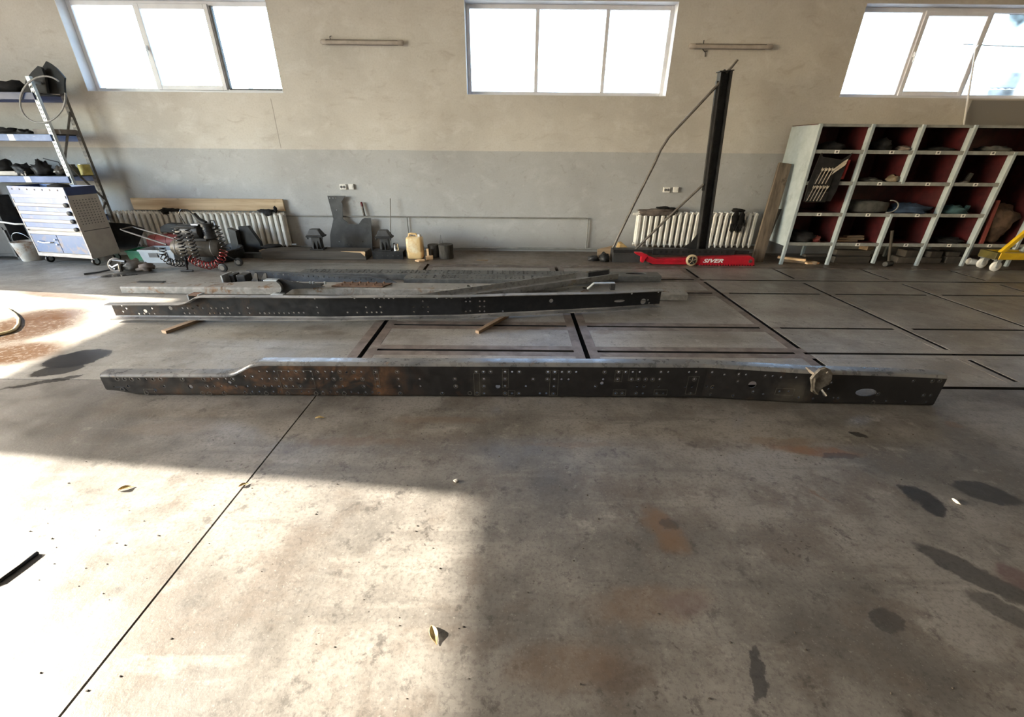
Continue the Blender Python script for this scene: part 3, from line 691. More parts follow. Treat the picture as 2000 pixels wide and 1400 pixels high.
# ---- middle rail, opening towards the camera, raised on battens
YB = [(-4.15, 4.175), (-1.9, 4.195), (-.54, 4.29), (1.08, 4.57), (1.70, 4.70)]
ZTB = [(-4.15, .195), (-3.40, .200), (-3.33, .215), (-3.22, .272), (-3.15, .282), (-1.6, .284), (0, .266), (1.05, .236), (1.70, .232)]
ZBB = [(-4.15, .030), (1.08, .032), (1.70, .034)]
fb = lambda x: lerp(YB, x)
HB = zh([(12,655),(155,655),(228,655),(300,655),(370,655),(518,655),(405,730),(48,732),(3,775),(225,805),(297,803),(368,803),(440,803),(313,767,28),(663,727,30),(830,727),(900,727),(975,727),(860,800),(930,800),(1000,800),(1115,727),(1045,692,16),(1230,727),(1300,730),(1392,727),(1462,722),(1740,722),(1210,800),(1278,800),(1350,800),(1420,800),(1490,800),(1625,797),(1765,797),(1910,797),(1975,797),(-20,690),(-60,655)], 240, 500, 7.143, fb, .012)
HB += zh([(165,697),(227,697),(287,697),(347,697),(407,697),(467,697),(527,697),(587,692),(647,692),(707,692),(870,627),(883,692),(1240,690),(1358,690),(1465,627),(1478,690),(1537,687),(1597,687),(1655,687),(1643,622),(1325,517),(1565,515),(1625,515),(1685,515),(1743,515),(1803,515),(840,520)], 480, 500, 6.25, fb, .0105)
HB += zh([(305,590),(185,660),(310,660),(372,660),(190,725),(375,725),(800,585),(865,590),(920,590),(1047,587),(1107,587),(1047,655),(1107,655),(1047,718),(1107,718),(805,720),(865,720),(925,715),(1347,718),(490,545),(613,545),(677,545),(798,543),(860,543),(922,543)], 780, 500, 6.667, fb, .0105)
HB += zh([(103,545,25),(940,550,70,18),(1230,565,36),(1422,430),(1475,430),(1290,543),(1448,540),(1433,595),(1300,590),(1092,455)], 1060, 500, 6.25, fb, .012)
ok = []
for h in HB:
    if all((h[0] - g[0]) ** 2 + (h[1] - g[1]) ** 2 > (h[2] + g[2] + .003) ** 2 for g in ok): ok.append(h)
HB = ok
sa_, sb_ = at(240, 603, 4.175), at(253, 616, 4.175)
slitB = [[(sa_.x - .1, sa_.z + .006), (sa_.x, sa_.z + .006), (sb_.x, sb_.z + .004), (sb_.x - .004, sb_.z - .006), (sa_.x, sa_.z - .006), (sa_.x - .1, sa_.z - .006)]]
rb = thing('frame_rail', (-1.2, 4.3, .03), 'dark truck frame rail with its open side to the camera, resting on two battens', 'frame rail')
rail(rb, rail_mid_m, YB, ZBB, ZTB, .085, -1, HB, slitB, r=.02, extra=(-3.37, -3.27), fm=flange2_m)
# bent strap on top of it at the right
a = at(1147, 563, 4.66); b = at(1160, 553, 4.66); c = at(1195, 552, 4.66); d = at(1200, 562, 4.66)
MB().bar((a.x, 4.66, .232), (b.x, 4.66, .300), .05, .008).bar((b.x, 4.66, .300), (d.x, 4.67, .302), .05, .008).build('bent_strap', galv, rb)
B(d.x - .05, d.x, 4.63, 4.70, .232, .300).build('strap_block', black_steel, rb)

# ---- battens under it
def batten(x0, y0, x1, y1, w, h, label):
    mb = MB().bar((x0, y0, h / 2), (x1, y1, h / 2), w, h)
    return tag(mb.build('wooden_batten', stick_wood, bevel=.002), label, 'batten', 'battens under the middle rail')
p, q = fl(321, 651), fl(375, 629); batten(p.x, p.y, q.x + .12, q.y + .24, .065, .028, 'wooden batten poking out under the left end of the middle frame rail')
p, q = fl(932, 651), fl(985, 622); batten(p.x, p.y, q.x + .03, q.y + .06, .045, .030, 'thin wooden batten poking out under the centre of the middle frame rail')

# ---- pale rail lying flat, web up
def flat(z): return Matrix(((1, 0, 0, 0), (0, 0, 1, 0), (0, -1, 0, z), (0, 0, 0, 1)))       # local z -> world y, local y -> down
random.seed(11)
rc = thing('frame_rail', (-1.3, 5.15, 0), 'pale grey weathered frame rail lying flat behind the middle rail', 'frame rail')
hc = [(x, random.choice((5.12, 5.17, 5.22, 5.25)), .009) for x in [-3.9 + .17 * k for k in range(34)] if random.random() < .55]
hc += [(2.05 - .07 * k, y, .008) for k in range(7) for y in (5.03, 5.08, 5.14)] + [(-.55, 5.2, .03), (.05, 5.2, .03), (.9, 5.16, .03)]
ok = []
for h in hc:
    if all((h[0] - g[0]) ** 2 + (h[1] - g[1]) ** 2 > (h[2] + g[2] + .004) ** 2 for g in ok) and -4.7 < h[0] < 2.1: ok.append(h)
rail(rc, rail_pale_m, [(-4.82, 0), (2.12, 0)], [(-4.82, 5.04), (-.2, 5.06), (1.2, 4.97), (2.12, 4.95)], [(-4.82, 5.27), (-3.6, 5.27), (-3.4, 5.33), (-.2, 5.33), (1.2, 5.24), (2.12, 5.18)], .085, 1, ok, r=.02, M=flat(.090))
# ---- two grey rails with many holes, side by side by the wall
def perforated(x0, x1, ya, yb, label, oval):
    rt_ = thing('frame_rail', ((x0 + x1) / 2, (ya + yb) / 2, 0), label, 'frame rail')
    hs = []; x = x0 + .1
    while x < x1 - (.65 if oval else .1):
        hs.append((x, ya + .055, .013)); 
        if random.random() < .8: hs.append((x, yb - .05, .013))
        if random.random() < .35: hs.append((x + .02, (ya + yb) / 2, .009))
        x += random.choice((.06, .06, .08, .12))
    if oval: hs.append((x1 - .32, (ya + yb) / 2 + .01, .15, .045))
    rail(rt_, rail_flat_m, [(x0, 0), (x1, 0)], [(x0, ya), (x1, ya)], [(x0, yb), (x1, yb)], .085, 1, hs, r=.016, M=flat(.088))
    # raised cross marks left by brackets
    mk = MB(); x = x0 + .15
    while x < x1 - .7:
        if random.random() < .75: mk.box(x, x + .012, ya + .03, yb - .02 - random.choice((0, .08)), .0925, .0945)
        x += random.choice((.05, .07, .11))
    mk = mk.build('bracket_marks', black_steel, rt_); mk['kind'] = 'stuff'
    return rt_
perforated(-2.95, 2.05, 5.755, 5.985, 'farther of two flat grey rails full of holes, oval cut-out at its right end', True)
perforated(-1.45, 1.15, 5.52, 5.735, 'nearer of two flat grey rails full of holes, its end hidden by the slanting rail', False)
# ---- short dark channel standing on edge
p, q = at(487, 529, 5.75), at(757, 540, 5.45)
L = math.hypot(q.x - p.x, 5.45 - 5.75); ang = math.atan2(5.45 - 5.75, q.x - p.x)
rf = thing('steel_channel', (p.x, 5.75, 0), 'short dark blue-grey channel standing on edge beside the pale rail', 'steel channel')
hf = [(x, z, .010) for x in [.35 + .075 * k for k in range(int((L - .5) / .075))] for z in (.085,) if random.random() < .7] + [(L - .45, .06, .012)]
rail(rf, rail_dark_m, [(0, 0), (L, 0)], [(0, .0), (L, .0)], [(0, .135), (L - .25, .135), (L, .11)], .06, -1, hf, r=.012, t=.007, M=Matrix.Translation((p.x, 5.75, .0)) @ Matrix.Rotation(ang, 4, 'Z'))
tri = MB(); Mx = Matrix.Translation((p.x, 5.75, .0)) @ Matrix.Rotation(ang, 4, 'Z')
tri.prism([(L, .0), (L + .23, .02), (L, .11)], Mx @ Matrix.Rotation(R(90), 4, 'X'), .012).build('end_gusset', rail_dark_m, rf)
# ---- slanting trough shaped rail
e0, e1 = Vector((-1.25, 4.60, .030)), Vector((1.28, 5.30, .205)); d = (e1 - e0); L = d.length
ex = d.normalized(); ez = Vector((0, 0, 1)); ey = ez.cross(ex).normalized(); ez = ex.cross(ey)
ME = Matrix((ex, ey, ez)).transposed().to_4x4(); ME.translation = e0
# local: web in x-y (flat), flanges up -> channel's local z -> ey, local y -> -ez ... flanges s=-1 give +ez
MLOC = ME @ Matrix(((1, 0, 0, 0), (0, 0, 1, 0), (0, -1, 0, 0), (0, 0, 0, 1)))
re_ = thing('frame_rail', (e0 + e1) / 2 * 1.0, 'trough-like frame rail lying aslant across the pale rail, black cut-out at its right end', 'frame rail')
he = [(L - .95 - .062 * k, -.07 - .001 * k, .0085) for k in range(14)] + [(L - .55, -.02, .035), (L - .32, .04, .010), (L - .36, -.03, .010), (L - .40, -.07, .010), (L - .7, .03, .009), (L - .8, .03, .009), (L - .62, .06, .009)]
he += [(L - 1.05 - .14 * k, -.045, .03) for k in range(3)]
he += [(L - .14, .0, .075, .055)]
ok = []
for h in sorted(he, key=lambda h: -h[2]):
    if all((h[0] - g[0]) ** 2 + (h[1] - g[1]) ** 2 > (h[2] + g[2] + .004) ** 2 for g in ok): ok.append(h)
rail(re_, rail_trough_m, [(0, 0), (L, 0)], [(0, -.135), (L - .3, -.135), (L, -.125)], [(0, .135), (L - .3, .135), (L, .125)], .075, -1, ok, r=.018, M=MLOC)
mb = MB(); n = 20
mb.tube([MLOC @ Vector((L - .55 + .05 * math.cos(2 * math.pi * k / n), -.012, -.02 + .05 * math.sin(2 * math.pi * k / n))) for k in range(n)], .006, 6, closed=True).build('ring', black_steel, re_, True)
B(L - .30, L - .02, .100, .108, -.01, .06, M=ME).build('end_patch', black_steel, re_)
# ---- black gusset bracket
def ploc(px, py, Y): v = at(px, py, Y); return v
bk = thing('crossmember_bracket', fl(485, 549), 'black crossmember bracket with upright gusset plates at the left end of the rails', 'bracket')
bx, by = fl(457, 548).x, 5.52
B(bx, bx + .52, by - .1, by + .12, .0, .02).build('base_plate', black_steel, bk)
B(bx, bx + .018, by - .1, by + .12, .02, .135).build('end_plate', galv, bk)
MB().box(bx + .06, bx + .12, by - .02, by + .12, .02, .125).build('block', dark_steel, bk, bevel=.006)
MB().box(bx + .16, bx + .28, by - .04, by + .12, .02, .125).build('block', black_steel, bk, bevel=.012)
for k in (.33, .45):
    MB().prism([(0, 0), (.12, .0), (.14, .14), (.11, .145)], Matrix.Translation((bx + k, by - .02, .02)) @ Matrix.Rotation(R(90), 4, 'X') @ Matrix.Rotation(R(-12), 4, 'Y'), .014).build('gusset', dark_steel, bk)
# ---- curved saddle bracket lying on the pale rail
ck = thing('saddle_bracket', at(575, 560, 5.05), 'grey saddle bracket with a curved bite lying on the pale rail', 'bracket')
cx, cy = at(540, 560, 5.0).x, 4.99
arc = [(cx + .02 + .075 * math.cos(R(a)) * 1.0, .135 + .075 * math.sin(R(a))) for a in range(80, -85, -15)]
poly = [(cx - .02, .222), (cx + .10, .225)] + [(cx + .16, .20), (cx + .42, .165), (cx + .60, .135), (cx + .42, .115), (cx + .2, .10), (cx + .09, .03), (cx - .02, .03)]
full = [(cx - .02, .222)] + poly[1:] + [(cx - .02, .05)] + [(x, z) for x, z in reversed(arc)]
arcm = MB(); 
for (xa_, za_), (xb_, zb_) in zip(arc, arc[1:]): arcm.add([(xa_, cy - .075, za_), (xb_, cy - .075, zb_), (xb_, cy + .02, zb_), (xa_, cy + .02, za_), (xa_ + .006, cy - .075, za_), (xb_ + .006, cy - .075, zb_)], [(0, 1, 2, 3), (0, 1, 5, 4)])
arcm.build('saddle', galv, ck, True)
MB().prism(full, Matrix.Translation((0, cy, 0)) @ Matrix.Rotation(R(90), 4, 'X'), .018).build('web', dark_steel, ck)
B(cx - .10, cx + .06, cy - .06, cy + .02, .205, .222).build('lip', galv, ck, bevel=.004)
B(cx - .05, cx + .10, cy - .07, cy + .01, .032, .05).build('lip', galv, ck, bevel=.004)
B(cx + .12, cx + .55, cy - .01, cy + .10, .135, .147, ).build('arm_plate', dark_steel, ck)
for k in (.1, .17, .32, .36, .5): 
    MB().lathe([(.014, .147), (.014, .178), (.008, .18)], 6, Matrix.Translation((cx + .08 + k, cy + .05, 0))).build('bolt', galv, ck)
# ---- rusty plate with bolts
rp = thing('rusty_plate', at(705, 553, 5.12), 'rusty flat plate with a row of bolt heads on the pale rail', 'plate')
x0, x1 = at(650, 555, 5.15).x, at(762, 555, 5.15).x
rust_m = mat('rust_brown', (.16, .085, .05), (.09, .05, .03), 9, .7)
MB().prism([(x0, 5.10), (x1 - .08, 5.08), (x1, 5.25), (x0 + .1, 5.27)], Matrix.Translation((0, 0, .099)), .012).build('sheet', rust_m, rp)
for k in range(6):
    for y in (5.13, 5.22): MB().lathe([(.013, .111), (.013, .130), (.007, .132)], 6, Matrix.Translation((x0 + .12 + k * .1, y, 0))).build('bolt', rust_m, rp)
# ---- little square tube between the rails, loose plates by the pale rail
tb = thing('square_tube_stub', fl(383, 583), 'short rusty square tube stub standing behind the middle rail', 'tube stub')
x0 = at(371, 583, 4.45).x
B(x0, x0 + .012, 4.42, 4.52, .0, .20).build('side', galv, tb); B(x0 + .115, x0 + .127, 4.42, 4.52, .0, .20).build('side', galv, tb)
MB().box(x0 + .012, x0 + .115, 4.51, 4.52, 0, .20).box(x0 + .012, x0 + .115, 4.42, 4.52, .188, .20).build('back', rust_m, tb)
p = fl(270, 551, .095)
tag(B(p.x, p.x + .33, 5.20, 5.26, .0995, .106).build('dark_strip', dark_steel), 'thin dark steel strip on the left end of the pale rail', 'strip')

# ================================================================== RADIATORS
def section_mesh():
    mb = MB()
    w = .031
    hexa = [(-w, .055), (0, .0), (w, .055), (w, .533), (0, .588), (-w, .533)]
    for y0, y1, k in ((0, .04, 1.0), (.052, .088, .8), (.10, .14, 1.0)):
        n = 6
        vs = [(x * .55, y0, z * .97 + .0088) for x, z in hexa] + [(x * k, y0 + .012, z) for x, z in hexa] + [(x * k, y1 - .008, z) for x, z in hexa] + [(x * .6, y1, z * .97 + .0088) for x, z in hexa]
        fs = [tuple(range(6))[::-1], tuple(range(18, 24))]
        for r_ in range(3):
            for i in range(n): fs.append((r_ * 6 + i, r_ * 6 + (i + 1) % 6, (r_ + 1) * 6 + (i + 1) % 6, (r_ + 1) * 6 + i))
        mb.add(vs, fs)
    for z in (.045, .545): mb.tube([(-.049, .07, z), (.049, .07, z)], .028, 8)
    for z in (.2, .4): mb.box(-.008, .008, .03, .11, z - .01, z + .01)
    me = bpy.data.meshes.new('radiator_section'); me.from_pydata([v[:] for v in mb.v], [], mb.f)
    bm = bmesh.new(); bm.from_mesh(me); bmesh.ops.recalc_face_normals(bm, faces=bm.faces); bm.to_mesh(me); bm.free()
    me.materials.append(radiator_m); return me
SEC = section_mesh()
def radiator(x0, n, z, label):
    t = thing('radiator', (x0 + n * .049, 7.49, z), label, 'radiator')
    for k in range(n):
        o = bpy.data.objects.new('section', SEC); col.objects.link(o); o.parent = t; o.location = (x0 + .098 * (k + .5) - t.location.x, 0, 0)
    MB().tube([(x0 - .06, 7.56, z + .545), (x0 + .02, 7.56, z + .545)], .02, 8).build('end_plug', radiator_m, t, True)
    MB().tube([(x0 + n * .098 - .02, 7.56, z + .045), (x0 + n * .098 + .09, 7.56, z + .045)], .016, 8).build('valve_pipe', galv, t, True)
    for xx in (x0 + .3, x0 + n * .098 - .3): B(xx - .01, xx + .01, 7.52, 7.695, z + .01, z + .03).build('wall_hook', dark_steel, t)
    return t
radiator(-6.83, 30, .062, 'long white cast-iron radiator under the pale plank on the left')
radiator(2.09, 21, .125, 'white cast-iron radiator on the right behind the black mast')

# plank on the left radiator, rags
pk = MB().box(-6.50, -3.915, 7.63, 7.665, .655, .845, M=Matrix.Translation((0, 0, 0)))
tag(pk.build('plank', pale_plank, bevel=.004), 'pale wooden plank standing on edge on top of the left radiator', 'plank')
def rag(name, pts, r, m, label, seed=1, cat='rag'):
    mb = MB()
    for k, (x, y, z, sx, sy, sz) in enumerate(pts): mb.lump((x, y, z), sx, sy, sz, seed + k, .55, 18, 12, freq=2.0)
    return tag(mb.build(name, m, smooth='all'), label, cat)
a = at(325, 413, 7.5); rag('rag', [(a.x, 7.54, .672, .14, .06, .028), (a.x + .13, 7.54, .668, .07, .05, .02), (a.x - .02, 7.49, .645, .06, .02, .04)], 0, dark_cloth, 'black greasy rag on the left radiator above the air compressor', 3)
a = at(517, 414, 7.5); rag('rag', [(a.x, 7.54, .672, .13, .06, .026), (a.x + .06, 7.49, .642, .07, .02, .045), (a.x + .16, 7.55, .69, .03, .03, .05)], 0, dark_cloth, 'black crumpled rag near the right end of the left radiator', 8)
a = at(1285, 412, 7.5); rag('cloth', [(a.x, 7.54, .735, .33, .075, .022), (a.x - .08, 7.485, .70, .24, .018, .045), (a.x + .15, 7.485, .695, .16, .016, .035)], 0, rag_brown, 'brown cloth spread over the left end of the right radiator', 5, 'cloth')
a = at(1298, 402, 7.5); rag('work_glove', [(a.x, 7.54, .775, .11, .05, .022), (a.x + .13, 7.54, .768, .07, .045, .016)], 0, dark_cloth, 'dark work glove lying on the brown cloth on the right radiator', 12, 'glove')
# black gloves hanging over the radiator
g = thing('work_gloves', at(1443, 412, 7.46), 'pair of black work gloves hanging over the front of the right radiator', 'gloves')
c = at(1443, 410, 7.5)
MB().lump((c.x, 7.52, .748), .115, .07, .03, 3, .35, 16, 10).build('cuffs', dark_cloth, g, 'all')
for dx, zz, sd_ in ((-.045, .55, 1), (.06, .53, 2)):
    pa = MB().lump((c.x + dx, 7.468, .61), .060, .022, .125, sd_, .25, 14, 10)
    for q in range(4): pa.tube([(c.x + dx - .042 + q * .027, 7.466, .54), (c.x + dx - .045 + q * .026 - .01 * (q % 2), 7.462, .46 - .02 * (q in (1, 2))), (c.x + dx - .048 + q * .026, 7.464, .40 + .02 * (q in (0, 3)))], [.014, .013, .009], 7)
    pa.tube([(c.x + dx + .05, 7.466, .60), (c.x + dx + .072, 7.462, .54), (c.x + dx + .07, 7.464, .50)], [.014, .013, .009], 7)
    pa.build('glove', dark_cloth, g, 'all')

# ================================================================== SOCKETS AND LAMPS
def socket(x, label, w=.108):
    t = thing('wall_socket', (x, 7.70, 1.045), label, 'socket')
    B(x - w / 2, x + w / 2, 7.662, 7.70, 1.005, 1.088).build('cover', socket_w, t, bevel=.004)
    for dx in (-.023, .023):
        r_ = MB().lathe([(.021, 0), (.021, .004), (.015, .0045)], 16, Matrix.Translation((x + dx, 7.662, 1.046)) @ Matrix.Rotation(R(90), 4, 'X')).build('socket_well', tag_ink, t)
        for dz in (-.009, .009): B(x + dx - .003, x + dx + .003, 7.655, 7.66, 1.043 + dz, 1.049 + dz).build('pin_hole', bright_steel, r_)
    return t
def switch(x, label):
    t = thing('light_switch', (x, 7.70, 1.05), label, 'switch')
    B(x - .043, x + .043, 7.665, 7.70, 1.008, 1.092).build('cover', socket_w, t, bevel=.004)
    B(x - .026, x + .026, 7.659, 7.666, 1.024, 1.076).build('rocker', socket_w, t, bevel=.002)
socket(-2.868, 'white double socket on the wall above the irregular steel plate'); switch(-2.73, 'square white switch right of the socket above the steel plate')
socket(2.575, 'white double socket on the wall behind the black mast braces'); switch(2.73, 'square white switch right of the socket by the black mast')
def lamp(x0, x1, z, label, wires):
    t = thing('tube_lamp', ((x0 + x1) / 2, 7.7, z), label, 'lamp', 'unlit tube lamps on the far wall')
    B(x0 + .09, x1 - .09, 7.655, 7.70, z - .028, z + .034).build('body', lamp_body, t, bevel=.006)
    MB().tube([(x0 + .09, 7.645, z - .005), (x1 - .09, 7.645, z - .005)], .026, 12).build('tube_cover', lamp_cover, t, True)
    for a, b in ((x0, x0 + .09), (x1, x1 - .09)):
        MB().tube([(a, 7.655, z), (a + (b - a) * .25, 7.655, z), (b, 7.655, z)], [.018, .034, .034], 12).build('end_cap', lamp_cover, t, True)
    for q in wires: MB().tube(q, .006, 6).build('wire', dark_seal, t, True)
lamp(-2.86, -1.63, 3.03, 'dusty unlit tube lamp on the wall right of the left window', [[(-2.72, 7.68, 3.06), (-2.72, 7.68, 3.10), (-2.70, 7.69, 3.11)]])
lamp(2.56, 3.80, 3.02, 'dusty unlit tube lamp on the wall left of the right window', [[(2.78, 7.68, 3.05), (2.78, 7.685, 3.10)], [(2.78, 7.68, 2.99), (2.83, 7.685, 2.95), (2.84, 7.69, 2.90)], [(2.81, 7.685, 2.965), (2.86, 7.69, 2.97)]])

# ================================================================== LEFT RACK
lr = thing('shelving_rack', (-7.83, 7.27, 0), 'tall steel shelving rack with blue beams at the left edge', 'rack')
XF, XL = -6.80, -8.86; YF_, YR = 7.03, 7.50
def upright(x, y, m, z1=2.50):
    mb = MB().box(x - .028, x + .028, y - .002, y + .004, 0, z1).box(x - .028, x - .022, y, y + .045, 0, z1).box(x + .022, x + .028, y, y + .045, 0, z1)
    u = mb.build('upright', m, lr)
    me_h = MB()
    z = .1
    while z < z1 - .05:
        for dx in (-.012, .012): me_h.box(x + dx - .005, x + dx + .005, y - .004, y - .0015, z, z + .028)
        z += .055
    h = me_h.build('slot_row', dark_seal, u); h['kind'] = 'stuff'
    B(x - .045, x + .045, y - .03, y + .06, 0, .006).build('foot_plate', galv, u)
for x in (XF, XL):
    upright(x, YF_, galv); upright(x, YR - .045, brace_steel)
    for z in (2.43, .12): MB().bar((x, YF_ + .02, z), (x, YR - .02, z), .02, .03).build('cross_tie', galv, lr)
    for (ya, za), (yb, zb) in (((YR - .02, 2.12), (YF_ + .02, 1.42)), ((YF_ + .02, 1.42), (YR - .02, .82)), ((YR - .02, .82), (YF_ + .02, .3))):
        MB().bar((x + .012, ya, za), (x + .012, yb, zb), .012, .03).build('brace', brace_steel, lr)
for z, m in ((2.26, cart_deep), (1.735, blue_paint), (1.165, blue_paint), (.55, blue_paint)):
    bm_ = B(XL, XF, YF_ - .022, YF_ + .02, z - .045, z + .045).build('beam', m, lr, bevel=.004)
    B(XL, XF, YR - .04, YR, z - .045, z + .045).build('beam', m, lr, bevel=.004)
    B(XL + .03, XF - .03, YF_ + .0, YR, z + .035, z + .05).build('shelf_board', dark_steel, lr)
    if z < 2: 
        xx = at(25 if z > 1.5 else 57, 268 if z > 1.5 else 350, YF_).x
        B(xx - .045, xx + .045, YF_ - .0235, YF_ - .0215, z - .042, z + .042).build('price_tag', tag_white, bm_)
# things on the rack
def sheet(name, pl_, Y, t, m, label, tilt=0):
    pts = [at(x, y, Y) for x, y in pl_]
    mb = MB().prism([(p.x, p.z) for p in pts], Matrix.Translation((0, Y, 0)) @ Matrix.Rotation(R(90), 4, 'X'), t)
    mb.xf(Matrix.Translation((0, Y, 2.31)) @ Matrix.Rotation(R(tilt), 4, 'X') @ Matrix.Translation((0, -Y, -2.31)))
    return tag(mb.build(name, m, bevel=.003), label, 'sheet')
sheet('rubber_mat', [(72, 184), (79, 136), (82, 131), (88, 119), (97, 124), (108, 132), (118, 142), (127, 152), (127, 162), (130, 184)], 7.30, .03, rubber, 'black rubber mat standing tallest on the top of the left rack', -6)
sheet('rubber_mat', [(50, 184), (54, 156), (62, 144), (64, 141), (75, 129), (82, 132), (90, 150), (98, 184)], 7.22, .04, rubber, 'lower black rubber mat in front on top of the left rack', -5)
mb = MB().lump(at(25, 180, 7.25) + Vector((0, 0, -.02)), .27, .16, .11, 4, .4, 16, 10, flat=.08)
p = at(25, 180, 7.25); tag(MB().lump((p.x, 7.25, 2.38), .25, .15, .095, 4, .35, 16, 10, flat=.068).build('black_bag', dark_cloth, smooth='all'), 'black limp bag lying on the top shelf of the left rack', 'bag')
c = at(82, 192, 6.985); n = 40
tag(MB().tube([(c.x + .36 * math.cos(a) - .06 * math.sin(a), 6.985 - .004 * math.cos(a), c.z - .02 - .27 * math.sin(a) + .09 * math.cos(a)) for a in [2 * math.pi * k / n * .93 for k in range(n)]], .011, 8).build('cable_loop', pipe_m, smooth='all'), 'loop of grey cable hanging over the front of the left rack', 'cable')
tg = thing('tray', at(100, 262, 7.15), 'thin open metal tray on the second shelf of the left rack', 'tray')
x0, x1 = at(74, 262, 7.15).x, at(126, 262, 7.15).x
B(x0, x1, 7.10, 7.38, 1.785, 1.79).build('base', brace_steel, tg)
MB().box(x0, x1, 7.10, 7.105, 1.79, 1.85).build('front', lamp_body, tg); MB().box(x0, x0 + .006, 7.105, 7.38, 1.79, 1.85).build('side', lamp_body, tg); MB().box(x1 - .006, x1, 7.105, 7.38, 1.79, 1.85).build('side', lamp_body, tg); MB().box(x0 + .006, x1 - .006, 7.374, 7.38, 1.79, 1.85).build('back', lamp_body, tg)
def lumps(items, z, zone):
    for i, (px, sx, sy, sz, m, nm, lb, ct) in enumerate(items):
        x = at(px, 300, 7.15).x
        tag(MB().lump((x, 7.2, z + sz * .6), sx, sy, sz, i * 5 + px, .7, 16, 10, flat=sz * .6, freq=2.3).build(nm, m, smooth='all'), lb, ct)
p1x = lambda px, z: None
for px, py, Y, sx, sy, sz, m, nm, lb, ct, zb in [
    (18, 262, 7.15, .20, .10, .05, dark_cloth, 'cloth_bundle', 'low dark cloth bundle on the second shelf at the left edge', 'bundle', 1.785),
    (52, 264, 7.12, .10, .08, .035, rubber, 'rubber_part', 'small black rubber part beside the tray on the second shelf', 'part', 1.785),
    (3, 335, 7.18, .18, .14, .13, rubber, 'black_part', 'big black tangled part at the left end of the third shelf', 'part', 1.215),
    (50, 338, 7.14, .10, .10, .10, dark_steel, 'casting', 'dark metal casting in the middle of the third shelf', 'casting', 1.215),
    (86, 332, 7.14, .11, .11, .12, black_steel, 'black_casting', 'black rounded casting on the third shelf left of the front upright', 'casting', 1.215),
    (122, 338, 7.2, .065, .09, .08, cast_metal, 'alloy_casting', 'pale alloy casting on the third shelf by the front upright', 'casting', 1.215),
    (20, 358, 7.1, .18, .1, .10, brown_sack, 'brown_bundle', 'brown bundle on the lowest visible shelf behind the tool cart', 'bundle', .60)]:
    x = at(px, py, Y).x
    tag(MB().lump((x, Y, zb + sz * .6), sx, sy, sz, px, .7, 18, 12, flat=sz * .6, freq=2.4).build(nm, m, smooth='all'), lb, ct)
fb_ = at(28, 341, 7.08); tag(B(fb_.x - .28, fb_.x + .2, 7.06, 7.2, 1.2155, 1.275).build('flat_carton', lamp_cover, bevel=.004), 'flat pale carton at the front of the third shelf', 'carton')
yc = thing('paint_can', at(168, 340, 7.3), 'yellow tin can standing on the third shelf by the rear upright', 'can')
x = at(168, 335, 7.3).x; 
MB().lathe([(.075, 1.2155), (.078, 1.222), (.075, 1.23), (.075, 1.36), (.078, 1.365), (.07, 1.37)], 18, Matrix.Translation((x, 7.3, 0))).build('body', mat('yellow_label', (.55, .48, .14), (.35, .30, .08), 9, .5), yc, True)
MB().lathe([(.066, 1.37), (.066, 1.376), (.06, 1.378)], 18, Matrix.Translation((x, 7.3, 0))).build('lid', galv, yc, True)
jr = thing('jar', at(147, 340, 7.3), 'grey jar between the upright and the yellow tin', 'jar')
x = at(145, 335, 7.3).x; MB().lathe([(.06, 1.2155), (.065, 1.23), (.065, 1.31), (.04, 1.34)], 16, Matrix.Translation((x, 7.3, 0))).build('body', grey_bag, jr, True); MB().lathe([(.042, 1.34), (.042, 1.37), (.03, 1.372)], 16, Matrix.Translation((x, 7.3, 0))).build('lid', cast_metal, jr, True)
wr = [(at(85, 310, 7.3).x, 7.3, 1.45), (at(100, 316, 7.3).x, 7.28, 1.43), (at(118, 319, 7.28).x, 7.26, 1.40), (at(122, 330, 7.26).x, 7.25, 1.30)]
tag(MB().tube(wr, .008, 6).build('bent_wire', dark_seal), 'bent dark wire sticking up from the third shelf', 'wire')

# ================================================================== TOOL CART
ct_ = thing('tool_cart', (-6.29, 6.35, 0), 'blue and grey tool cart with four drawers and casters in front of the left rack', 'tool cart')
MC = Matrix.Translation((-6.29, 6.35, 0)) @ Matrix.Rotation(R(-11), 4, 'Z')
Wc, Dc = 1.02, .41
def cb(x0, x1, y0, y1, z0, z1): return MB().box(x0, x1, y0, y1, z0, z1, MC)
cb(-Wc, 0, .012, Dc, .115, 1.0).build('body', cart_grey, ct_, bevel=.004)
cb(-Wc, 0, -.002, .012, .94, 1.11).build('fascia', cart_blue, ct_, bevel=.003)
cb(-.004, .004, .012, Dc, 1.003, 1.11).build('side_rail', cart_deep, ct_); cb(-Wc - .004, -Wc + .004, .012, Dc, 1.003, 1.11).build('side_rail', cart_deep, ct_); cb(-Wc, 0, Dc - .012, Dc, 1.0, 1.11).build('back_rail', cart_blue, ct_)
cb(-Wc + .006, -.006, .012, Dc - .012, 1.0, 1.055).build('tray', blue_paint, ct_)
for x in (-Wc, -.022): cb(x, x + .022, -.006, .012, .115, .94).build('front_post', cart_trim, ct_)
cb(-Wc + .022, -.022, -.010, .012, .965, 1.0).build('trim_strip', cart_trim, ct_); cb(-Wc + .022, -.022, -.008, .012, .447, .492).build('trim_strip', cart_trim, ct_); cb(-Wc, 0, -.010, .012, .115, .168).build('trim_strip', cart_trim, ct_)
for k in range(7): 
    xx = -Wc + .08 + k * .137
    MB().lathe([(.011, 0), (.011, .004), (.006, .005)], 10, MC @ Matrix.Translation((xx, -.002, 1.07)) @ Matrix.Rotation(R(90), 4, 'X')).build('peg_hole', dark_seal, ct_)
